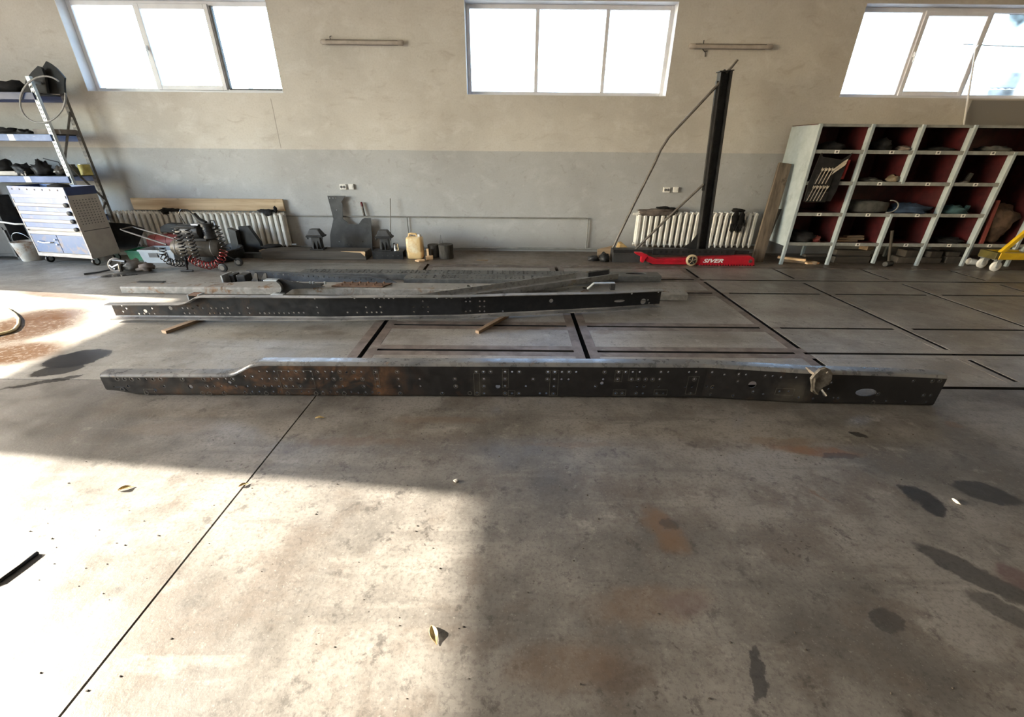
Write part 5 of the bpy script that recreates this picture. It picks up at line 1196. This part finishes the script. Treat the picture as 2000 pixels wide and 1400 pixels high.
me = bpy.data.meshes.new_from_object(to.evaluated_get(dg)); bpy.data.objects.remove(to)
xs = [v.co.x for v in me.vertices]; ys_ = [v.co.y for v in me.vertices]
t0, t1 = zj(1175, 745), zj(1405, 700)
mb = MB().mesh(me); mb.v = [Vector((t0[0] + (v.x - min(xs)) / (max(xs) - min(xs)) * (t1[0] - t0[0]), 6.7485 - v.z, .045 + (v.y - min(ys_)) / (max(ys_) - min(ys_)) * .062)) for v in mb.v]
mb.build('lettering', white_paint, jk)
# small things left of the tower
wd = MB().prism([(1.66, .0), (1.84, .0), (1.93, .0), (2.02, .04), (1.83, .155), (1.76, .14)], Matrix.Translation((0, 7.42, .10)) @ Matrix.Rotation(R(90), 4, 'X'), .16)
tag(MB().prism([(1.72, 0), (2.06, 0), (2.05, .08), (1.83, .25), (1.78, .24)], Matrix.Translation((0, 7.36, .0)) @ Matrix.Rotation(R(90), 4, 'X'), .18).build('ochre_block', wedge_m, bevel=.006), 'ochre wedge-shaped block behind the foot of the long brace', 'block')
tag(MB().prism([(1.46, 0), (1.74, 0), (1.74, .17), (1.46, .10)], Matrix.Translation((0, 7.44, .0)) @ Matrix.Rotation(R(90), 4, 'X'), .04).build('board_offcut', scrap_wood), 'grey-brown board offcut left of the ochre block', 'offcut')
tag(MB().lump((1.50, 7.0, .05), .09, .09, .08, 14, .45, 16, 10, flat=.048).build('black_hub', rubber, smooth='all'), 'lumpy black hub on the floor left of the tower base', 'hub')
tag(MB().lump((1.33, 7.02, .03), .09, .05, .045, 15, .6, 16, 10, flat=.028).build('chain_heap', dark_steel, smooth='all'), 'small heap of dark chain left of the black hub', 'chain')
# ---- leaning planks
def lean(name, m, b0, b1, t1, t0, th, label):
    b0, b1, t1, t0 = map(Vector, (b0, b1, t1, t0)); n_ = (b1 - b0).cross(t0 - b0).normalized() * th
    if n_.y < 0: n_ = -n_
    mb = MB().add([b0, b1, t1, t0, b0 + n_, b1 + n_, t1 + n_, t0 + n_], [(0, 1, 2, 3), (7, 6, 5, 4), (0, 4, 5, 1), (1, 5, 6, 2), (2, 6, 7, 3), (3, 7, 4, 0)])
    return tag(mb.build(name, m, bevel=.004), label, 'plank')
def atz(px, py, Y, z=None): v = at(px, py, Y); return (v.x, v.y, v.z if z is None else z)
ba, bb = fl(1459, 508), fl(1480, 510)
lean('leaning_plank', lean_wood, (ba.x, 7.0, .005), (ba.x + .19, 7.0, .005), atz(1547, 320, 7.20), atz(1523, 317, 7.20), .045, 'tall worn plank leaning beside the grey end panel of the pigeonhole rack')
lean('leaning_plank', dark_wood, (4.03, 7.08, .004), (4.13, 7.08, .004), atz(1527, 408, 7.22), atz(1514, 408, 7.22), .04, 'shorter dark plank leaning between the tall plank and the rack')

# ================================================================== PIGEONHOLE RACK
pr = thing('pigeonhole_rack', (6.2, 7.2, 0), 'grey and red pigeonhole rack with stickered shelf edges on the right', 'rack')
YF2, YB2 = 6.87, 7.56
POSTS = [(4.345, 0, 2.0), (5.09, 0, 2.0), (5.805, 1.22, 2.0), (5.825, .03, .79), (6.54, 0, 2.0), (7.27, 0, 1.66), (8.0, 0, 2.0), (8.73, 0, 2.0)]
for i, (x, z0, z1) in enumerate(POSTS):
    po = B(x - .022, x + .022, YF2 - .012, YF2 + .03, z0, z1).build('post', shelf_grey, pr, bevel=.003)
    dz0 = max(z0, .29)
    if i == 0:
        B(x - .014, x - .004, YF2 + .03, YB2, dz0, 1.99).build('end_panel', shelf_grey, pr); B(x - .004, x + .004, YF2 + .03, YB2, dz0, 1.99).build('divider', shelf_red, pr)
    else:
        B(x - .008, x + .008, YF2 + .03, YB2, dz0, z1).build('divider', shelf_red, pr)
        B(x - .0085, x + .0085, YF2 + .03, YF2 + .08, dz0, z1).build('divider_edge', shelf_grey, pr)
    if z0 == 0: B(x - .02, x + .02, YB2 - .04, YB2, 0, .30).build('rear_leg', shelf_grey, pr)
for z in (.330, .780, 1.225, 1.648):
    xe = 7.27 if z in (.780, 1.225) else 8.73
    B(4.345, xe, YF2 + .02, YB2, z - .012, z + .012).build('shelf_board', shelf_red, pr)
    B(4.345, xe, YF2 - .004, YF2 + .02, z - .028, z + .022).build('shelf_lip', shelf_lip, pr, bevel=.003)
B(4.335, 8.74, YF2 + .03, YB2, 1.985, 2.0).build('top_board', shelf_red, pr); B(4.335, 8.74, YF2 + .015, YF2 + .03, 1.965, 2.0).build('top_lip', shelf_lip, pr)
B(4.345, 8.73, YB2, YB2 + .008, .30, 2.0).build('back_panel', shelf_red, pr)
for u, v in [(593, 293), (1005, 295), (1355, 297), (1770, 295), (915, 530), (1275, 537), (1633, 541), (460, 765), (826, 768), (1197, 772), (1540, 775), (750, 988), (1113, 990), (1437, 993), (1740, 998)]:
    p = at(1480 + u / 3.846, 220 + v / 3.846, YF2); z = min((.327, .777, 1.222, 1.645), key=lambda q: abs(q - p.z))
    s_ = B(p.x - .034, p.x + .034, YF2 - .0062, YF2 - .0045, z - .024, z + .021).build('sticker', tag_white, pr)
    B(p.x - .014, p.x + .014, YF2 - .0068, YF2 - .006, z - .012, z + .012).build('sticker_mark', tag_ink, s_)
# contents
def in_rack(px, py, Y, sx, sy, sz, m, nm, lb, ct, zb, seed):
    x = at(px, py, Y).x
    return tag(MB().lump((x, Y, zb + sz * .55), sx, sy, sz, seed, .55, 18, 12, flat=sz * .55, freq=2.2).build(nm, m, smooth='all'), lb, ct)
Z1, Z2, Z3, Z4 = 1.661, 1.238, .793, .343
in_rack(1620, 287, 7.1, .2, .16, .07, dark_cloth, 'cloth_heap', 'dark cloth heap in the top left pigeonhole', 'cloth heap', Z1, 31)
in_rack(1720, 283, 7.08, .13, .14, .10, dark_cloth, 'cloth_heap', 'dark cloth heap in the second top pigeonhole from the left', 'cloth heap', Z1, 32)
in_rack(1765, 290, 7.02, .10, .10, .045, rag_brown, 'brown_rag', 'small brown rag beside the second top cloth heap', 'rag', Z1, 33)
in_rack(1830, 291, 7.05, .2, .14, .035, dark_cloth, 'low_cloth', 'low dark cloth in the third top pigeonhole', 'cloth', Z1, 34)
in_rack(1940, 289, 7.05, .25, .14, .05, grey_bag, 'grey_cloth', 'grey folded cloth in the rightmost top pigeonhole', 'cloth', Z1, 35)
in_rack(1700, 347, 7.05, .16, .14, .035, grey_bag, 'flat_cloth', 'flat grey cloth in the second row pigeonhole left of the brass part', 'cloth', Z2, 36)
in_rack(1745, 345, 7.0, .09, .09, .06, mat('brass_part', (.22, .17, .11), (.10, .08, .05), 8, .5), 'brass_part', 'brownish brass part in a second row pigeonhole', 'part', Z2, 37)
in_rack(1885, 352, 6.98, .05, .05, .022, cast_metal, 'small_fitting', 'small pale fitting in the right second row pigeonhole', 'fitting', Z2, 38)
p = at(1893, 345, 6.98); tag(MB().box(-.03, .03, -.02, .02, 0, .13, Matrix.Translation((p.x, 7.0, Z2 + .008)) @ Matrix.Rotation(R(12), 4, 'Y')).build('small_block', grey_bag, bevel=.004), 'small grey block standing in the right second row pigeonhole', 'block')
gb = thing('grey_sack', (5.45, 7.05, Z3), 'grey filled sack lying in the wide third row pigeonhole', 'sack')
x0, x1 = at(1663, 405, 7.0).x, at(1728, 405, 7.0).x
loft([rrect(.02, .05, 0, 0, 0), rrect(.075, .15, .03, 0, 0), rrect(.085, .17, .2, 0, 0), rrect(.085, .17, .42, 0, 0), rrect(.07, .15, .55, 0, 0), rrect(.02, .05, .58, 0, 0)]).xf(Matrix.Translation((x0 - .02, 7.1, Z3 + .088)) @ Matrix.Rotation(R(90), 4, 'Y')).build('bag', grey_bag, gb, 'all')
in_rack(1772, 408, 7.05, .30, .18, .085, blue_cloth, 'blue_cloth', 'blue crumpled cloth in the wide third row pigeonhole', 'cloth', Z3, 40)
c = at(1748, 403, 6.95); tag(MB().tube([(c.x - .09 + .13 * math.cos(a), 6.94, Z3 + .10 + .09 * math.sin(a)) for a in [R(-100 + 200 * k / 12) for k in range(13)]], .009, 8).build('hose_bend', pipe_m, smooth='all'), 'bent grey hose in front of the blue cloth', 'hose')
in_rack(1862, 408, 7.0, .17, .15, .075, teal_cloth, 'teal_cloth', 'teal folded cloth in the right third row pigeonhole', 'cloth', Z3, 41)
p = at(1880, 405, 6.97); tag(MB().prism([(0, 0), (.10, 0), (.12, .12), (.09, .125), (.05, .06), (-.06, .05)], Matrix.Translation((p.x - .03, 6.99, Z3 + .002)) @ Matrix.Rotation(R(90), 4, 'X'), .05).build('teal_bracket', teal_cloth), 'upright teal scrap at the edge of the right third row pigeonhole', 'scrap')
for i, (px, dx, dz, ln, an) in enumerate([(1655, 0, 0, .34, 2), (1660, .02, .03, .38, -3), (1668, .05, .06, .30, 6)]):
    p = at(px, 470, 7.0); M_ = Matrix.Translation((p.x + dx, 7.03 + .02 * i, Z4 + .018 + dz)) @ Matrix.Rotation(R(an), 4, 'Z')
    tag(MB().box(-.18, -.18 + ln, -.04, .04, -.014, .014, M_).build('wood_offcut', scrap_wood, bevel=.003), ['bottom of three wooden offcuts stacked in the lower pigeonhole', 'middle of three wooden offcuts stacked in the lower pigeonhole', 'topmost of three wooden offcuts stacked in the lower pigeonhole'][i], 'offcut', 'offcuts in the lower pigeonhole')
p = at(1648, 456, 7.0); tag(B(p.x - .05, p.x + .05, 7.20, 7.30, Z4 + .001, Z4 + .14).build('wood_cube', scrap_wood, bevel=.005), 'square wooden block standing behind the offcuts in the lower pigeonhole', 'block')
in_rack(1560, 465, 7.05, .2, .16, .10, dark_cloth, 'dark_bundle', 'dark bundle in the lowest left pigeonhole', 'bundle', Z4, 43)
in_rack(1590, 474, 6.98, .07, .06, .06, red_old, 'red_rag', 'dull red rag hanging at the lowest left shelf edge', 'rag', Z4, 44)
in_rack(1850, 473, 7.05, .2, .16, .05, dark_cloth, 'dark_cloth', 'dark cloth in the lowest right pigeonhole', 'cloth', Z4, 45)
# red bar and red strip in the wrench bay
tag(MB().bar((4.62, 6.99, Z2 + .055), (4.98, 7.02, Z2 + .055), .05, .045).bar((4.985, 7.02, Z2 + .035), (5.0, 7.02, Z2 + .30), .03, .05, (0, 1, 0)).build('red_bar', red_bright, bevel=.004), 'bright red bent bar beside the hanging wrench roll', 'bar')
p0, p1_ = at(1568, 406, 6.95), at(1580, 362, 6.95); tag(MB().bar((4.40, 6.96, .82), (4.41, 6.96, 1.16), .03, .012, (0, 1, 0)).build('red_strip', red_old), 'narrow red strip left of the hanging wrench roll', 'strip')
# wrench roll hanging in front of the first column
wrl = thing('wrench_roll', (4.66, 6.83, .97), 'black tool roll full of wrenches hanging in the first column of the rack', 'tool roll')
x0, x1 = at(1581, 360, 6.83).x, at(1640, 350, 6.83).x
MB().prism([(4.40, .97), (4.80, .97), (4.84, 1.12), (4.86, 1.52), (4.90, 1.635), (4.86, 1.60), (4.78, 1.54), (4.48, 1.58), (4.46, 1.63), (4.44, 1.60), (4.39, 1.20)], Matrix.Translation((0, 6.855, 0)) @ Matrix.Rotation(R(90), 4, 'X'), .012).build('backing', dark_cloth, wrl)
for zc, nn, xa in ((1.36, 4, 4.49), (1.12, 5, 4.44)):
    B(xa - .02, xa + nn * .055, 6.828, 6.842, zc - .16, zc - .02).build('pocket', rubber, wrl)
    for k in range(nn):
        x = xa + .02 + k * .05
        w_ = MB().box(x - .007, x + .007, 6.820, 6.828, zc - .15, zc + .03, None)
        w_.lathe([(.020, 0), (.020, .008), (.012, .0085)], 10, Matrix.Translation((x, 6.828, zc + .045)) @ Matrix.Rotation(R(90), 4, 'X')).box(x - .02, x - .008, 6.820, 6.828, zc + .05, zc + .075).box(x + .008, x + .02, 6.820, 6.828, zc + .05, zc + .075)
        w_.xf(Matrix.Translation((x, 0, zc)) @ Matrix.Rotation(R(14), 4, 'Y') @ Matrix.Translation((-x, 0, -zc)))
        w_.build('wrench', bright_steel, wrl)
for k in range(2):
    MB().prism([(0, 0), (.16, .13), (.17, .17), (.12, .14), (.02, .05)], Matrix.Translation((4.68, 6.835 - .006 * k, 1.34 + .045 * k)) @ Matrix.Rotation(R(90), 4, 'X'), .005).build('bright_tool', bright_steel, wrl)
# sledgehammer, timber and bricks under the rack
sg = thing('sledgehammer', (5.93, 6.78, 0), 'sledgehammer standing head down in front of the pigeonhole rack', 'hammer')
hp_ = fl(1722, 518); tp_ = at(1746, 451, 6.80)
MB().tube([(hp_.x + .03, 6.80, .05), (tp_.x, 6.83, tp_.z)], [.018, .022], 10).build('handle', dark_wood, sg, True)
MB().tube([(hp_.x - .05, 6.76, .045), (hp_.x - .04, 6.765, .045), (hp_.x + .10, 6.83, .045), (hp_.x + .11, 6.835, .045)], [.036, .044, .044, .036], 8).build('head', dark_steel, sg)
def log_(px, py, ln, w, h, an, z, m, lb, ct='timber', Y=None):
    p = fl(px, py); yy_ = p.y if Y is None else Y
    M_ = Matrix.Translation((at(px, py, yy_).x, yy_, z + h / 2)) @ Matrix.Rotation(R(an), 4, 'Z')
    return tag(MB().box(-ln / 2, ln / 2, -w / 2, w / 2, -h / 2, h / 2, M_).build('timber_offcut', m, bevel=.006), lb, ct)
log_(1560, 512, .50, .07, .05, -22, 0, scrap_wood, 'light timber offcut poking out under the left end of the rack', Y=7.0)
log_(1545, 508, .40, .08, .035, -35, .052, split_wood, 'pale split lath lying across the timber under the rack end', Y=6.99)
log_(1590, 508, .42, .08, .04, 6, .092, old_beam, 'dark lath on top of the pile under the rack end', Y=7.05)
log_(1655, 512, .60, .16, .10, 2, 0, old_beam, 'thick dark timber on the floor under the second rack column', Y=7.10)
log_(1660, 500, .55, .12, .09, -3, .102, old_beam, 'second dark timber stacked on the thick one under the rack', Y=7.14)
log_(1690, 490, .16, .14, .075, 20, .194, scrap_wood, 'brown wood lump on top of the timber pile under the rack', Y=7.16)
log_(1585, 517, .22, .06, .03, 8, 0, split_wood, 'short pale offcut at the foot of the second rack post', Y=6.93)
for i, (px, z, ln, h, lb) in enumerate([(1765, 0, .30, .10, 'low dirty block right of the sledgehammer under the rack'), (1770, .102, .24, .11, 'upper dirty block right of the sledgehammer under the rack'), (1812, 0, .34, .09, 'low dirty block left of the last visible rack post'), (1818, .092, .22, .10, 'upper dirty block left of the last visible rack post'), (1858, 0, .26, .11, 'square dirty block under the right rack column'), (1855, .112, .2, .07, 'small dirty block on top under the right rack column')]):
    tag(MB().box(-ln / 2, ln / 2, -.09, .09, 0, h, Matrix.Translation((at(px, 505, 7.1).x, 7.1 + .01 * i, z)) @ Matrix.Rotation(R((i * 37) % 14 - 7), 4, 'Z')).build('dirty_block', brick_m, bevel=.012), lb, 'block')
p = fl(1893, 517); pb_ = thing('plastic_bottle', (p.x, 6.95, 0), 'crushed clear-white plastic bottle at the foot of the last rack post', 'bottle')
MB().tube([(p.x - .07, 6.95, .06), (p.x - .05, 6.95, .06), (p.x + .05, 6.93, .05), (p.x + .09, 6.92, .045), (p.x + .12, 6.915, .042)], [.035, .055, .05, .025, .015], 14).build('body', wheel_white, pb_, True); MB().tube([(p.x + .12, 6.915, .042), (p.x + .14, 6.91, .041)], .018, 10).build('cap', blue_cloth, pb_, True)
tag(MB().prism([(0, 0), (.05, 0), (.14, .16), (.10, .17)], Matrix.Translation((p.x + .14, 6.93, .0)) @ Matrix.Rotation(R(90), 4, 'X'), .01).build('bent_sheet', galv), 'bent shiny sheet strip beside the crushed bottle', 'strip')
# brown sack and red bar in the right bay
tag(MB().lump((7.66, 7.15, .66), .30, .28, .34, 51, .35, 22, 16, flat=.315).build('brown_sack', brown_sack, smooth='all'), 'big brown sack in the right bay of the rack behind the yellow trolley', 'sack')
tag(MB().bar((7.44, 6.90, .345), (7.40, 6.92, 1.0), .06, .03, (0, 1, 0)).build('red_post', red_old, bevel=.004), 'upright red steel bar behind the yellow trolley', 'bar')
# yellow trolley
tl = thing('yellow_trolley', (8.2, 6.6, 0), 'yellow steel trolley frame on white casters at the right edge', 'trolley')
B(7.42, 9.3, 6.52, 6.60, .185, .285).build('side_beam', yellow, tl, bevel=.006); B(7.42, 9.3, 6.73, 6.81, .185, .285).build('side_beam', yellow, tl, bevel=.006)
B(7.37, 7.44, 6.53, 6.80, .182, .288).build('corner_block', mat('dark_olive', (.10, .085, .02), (.06, .05, .015), 8, .5), tl, bevel=.006)
MB().bar((7.44, 6.56, .28), (8.15, 6.56, 1.30), .06, .05, (0, 1, 0)).build('brace', yellow, tl, bevel=.005)
MB().bar((8.17, 6.56, .28), (8.17, 6.56, 1.9), .06, .06, (0, 1, 0)).build('mast', yellow, tl, bevel=.005)
MB().tube([(7.86, 6.66, .285), (8.05, 6.66, .62)], .03, 10).build('grey_tube', shelf_grey, tl, True)
for x, y in ((7.45, 6.56), (7.45, 6.77), (9.2, 6.56), (9.2, 6.77)):
    f_ = MB().box(x - .05, x + .05, y - .035, y + .035, .170, .184).box(x - .012, x + .04, y - .03, y - .022, .06, .17).box(x - .012, x + .04, y + .022, y + .03, .06, .17).build('caster_fork', galv, tl)
    MB().tube([(x + .02, y - .02, .075), (x + .02, y - .015, .075), (x + .02, y + .015, .075), (x + .02, y + .02, .075)], [.066, .075, .075, .066], 22).build('wheel', wheel_white, f_, True); MB().tube([(x + .02, y - .034, .075), (x + .02, y + .034, .075)], .026, 12).build('hub', galv, f_, True)
# opener rod of the right window
orod = thing('window_rod', (6.9, 7.62, 2.0), 'thin white opener rod hanging from the right window behind the rack', 'rod')
a, b = at(1906, 95, 7.64), at(1882, 245, 7.64); d_ = b - a
MB().tube([a, b, b + d_ * .5], .012, 8).build('shaft', pvc, orod, True); MB().tube([a, a + Vector((.0, -.02, .035)), a + Vector((.05, -.01, .045))], .012, 8).build('hook', pvc, orod, True)

# ================================================================== LITTER ON THE FLOOR
tag(MB().tube([fl(0, 1137) + Vector((-.12, -.10, .008)), fl(0, 1137) + Vector((0, 0, .008)), fl(40, 1108) + Vector((0, 0, .008)), fl(75, 1081) + Vector((0, 0, .008))], .008, 8).build('cable_piece', rubber, smooth='all'), 'piece of black cable lying in the sunlight at the left edge', 'cable')
leaf_m = mat('dry_leaf', (.33, .25, .10), (.18, .12, .05), 14, .7)
def leaf(px, py, s_, an, label):
    p = fl(px, py); mb = MB(); vs = []; n = 7
    for i in range(n):
        u = i / (n - 1); w = .32 * math.sin(math.pi * min(1, u * 1.05 + .02)) + .02
        for k, v in enumerate((-1, 0, 1)): vs.append(((u - .5) * s_, v * w * s_ * .6, .004 + .14 * s_ * abs(v) * (.5 + .5 * math.sin(u * 5)) + .04 * s_ * math.sin(u * 3)))
    M_ = Matrix.Translation((p.x, p.y, .001)) @ Matrix.Rotation(R(an), 4, 'Z')
    mb.add([M_ @ Vector(v) for v in vs], [(i * 3 + k, i * 3 + k + 1, (i + 1) * 3 + k + 1, (i + 1) * 3 + k) for i in range(n - 1) for k in range(2)])
    o = mb.build('dry_leaf', leaf_m); sm = o.modifiers.new('thickness', 'SOLIDIFY'); sm.thickness = .0015
    return tag(o, label, 'leaf')
leaf(848, 1242, .075, -65, 'dry curled leaf at the right border of the big sunlit patch')
leaf(247, 955, .07, 30, 'dry leaf in the sunlit patch left of the long floor joint')
leaf(477, 948, .05, 40, 'dry leaf lying on the long floor joint at the edge of the sunlight')
leaf(625, 817, .06, 10, 'dark curled leaf in the shade in front of the foreground rail')
p = fl(1866, 980); tag(MB().lump((p.x, p.y, .006), .008, .022, .007, 3, .5, 12, 8, flat=.005).build('white_chip', mat('chip_white', (.5, .48, .44), (.4, .38, .35), 20, .6), smooth='all'), 'small white chip between the two oil stains', 'chip')
p = fl(891, 940); tag(MB().lump((p.x, p.y, .006), .014, .010, .008, 5, .5, 12, 8, flat=.005).build('white_pebble', MATS['chip_white'], smooth='all'), 'tiny white pebble just above the corner of the sunlit patch', 'pebble')
random.seed(5)
crumb_m = mat('dirt_crumb', (.05, .042, .035), (.03, .025, .02), 20, .9)
cr = MB()
for k in range(260):
    x, y = random.uniform(-2.6, 3.4), random.uniform(.75, 2.5)
    s_ = random.choice((.0015, .002, .0025, .0035)); cr.lump((x, y, s_ * .5), s_ * random.uniform(.8, 2), s_, s_ * .7, k, .4, 6, 4)
o = cr.build('dirt_crumbs', crumb_m); o['kind'] = 'stuff'; tag(o, 'dark crumbs of dirt scattered over the concrete floor', 'dirt')
# pale hose loop lying in the puddle
pts = [fl(x, y) + Vector((0, 0, .012)) for x, y in [(-30, 592), (-5, 598), (15, 605), (30, 615), (38, 625), (37, 636), (30, 645), (20, 650), (-10, 657), (-40, 664)]]
tag(MB().tube(pts, .013, 8).build('hose_loop', mat('pale_yellow_hose', (.62, .50, .28), (.52, .42, .22), 8, .4), smooth='all'), 'pale yellow hose loop lying in the brown puddle at the left edge', 'hose')
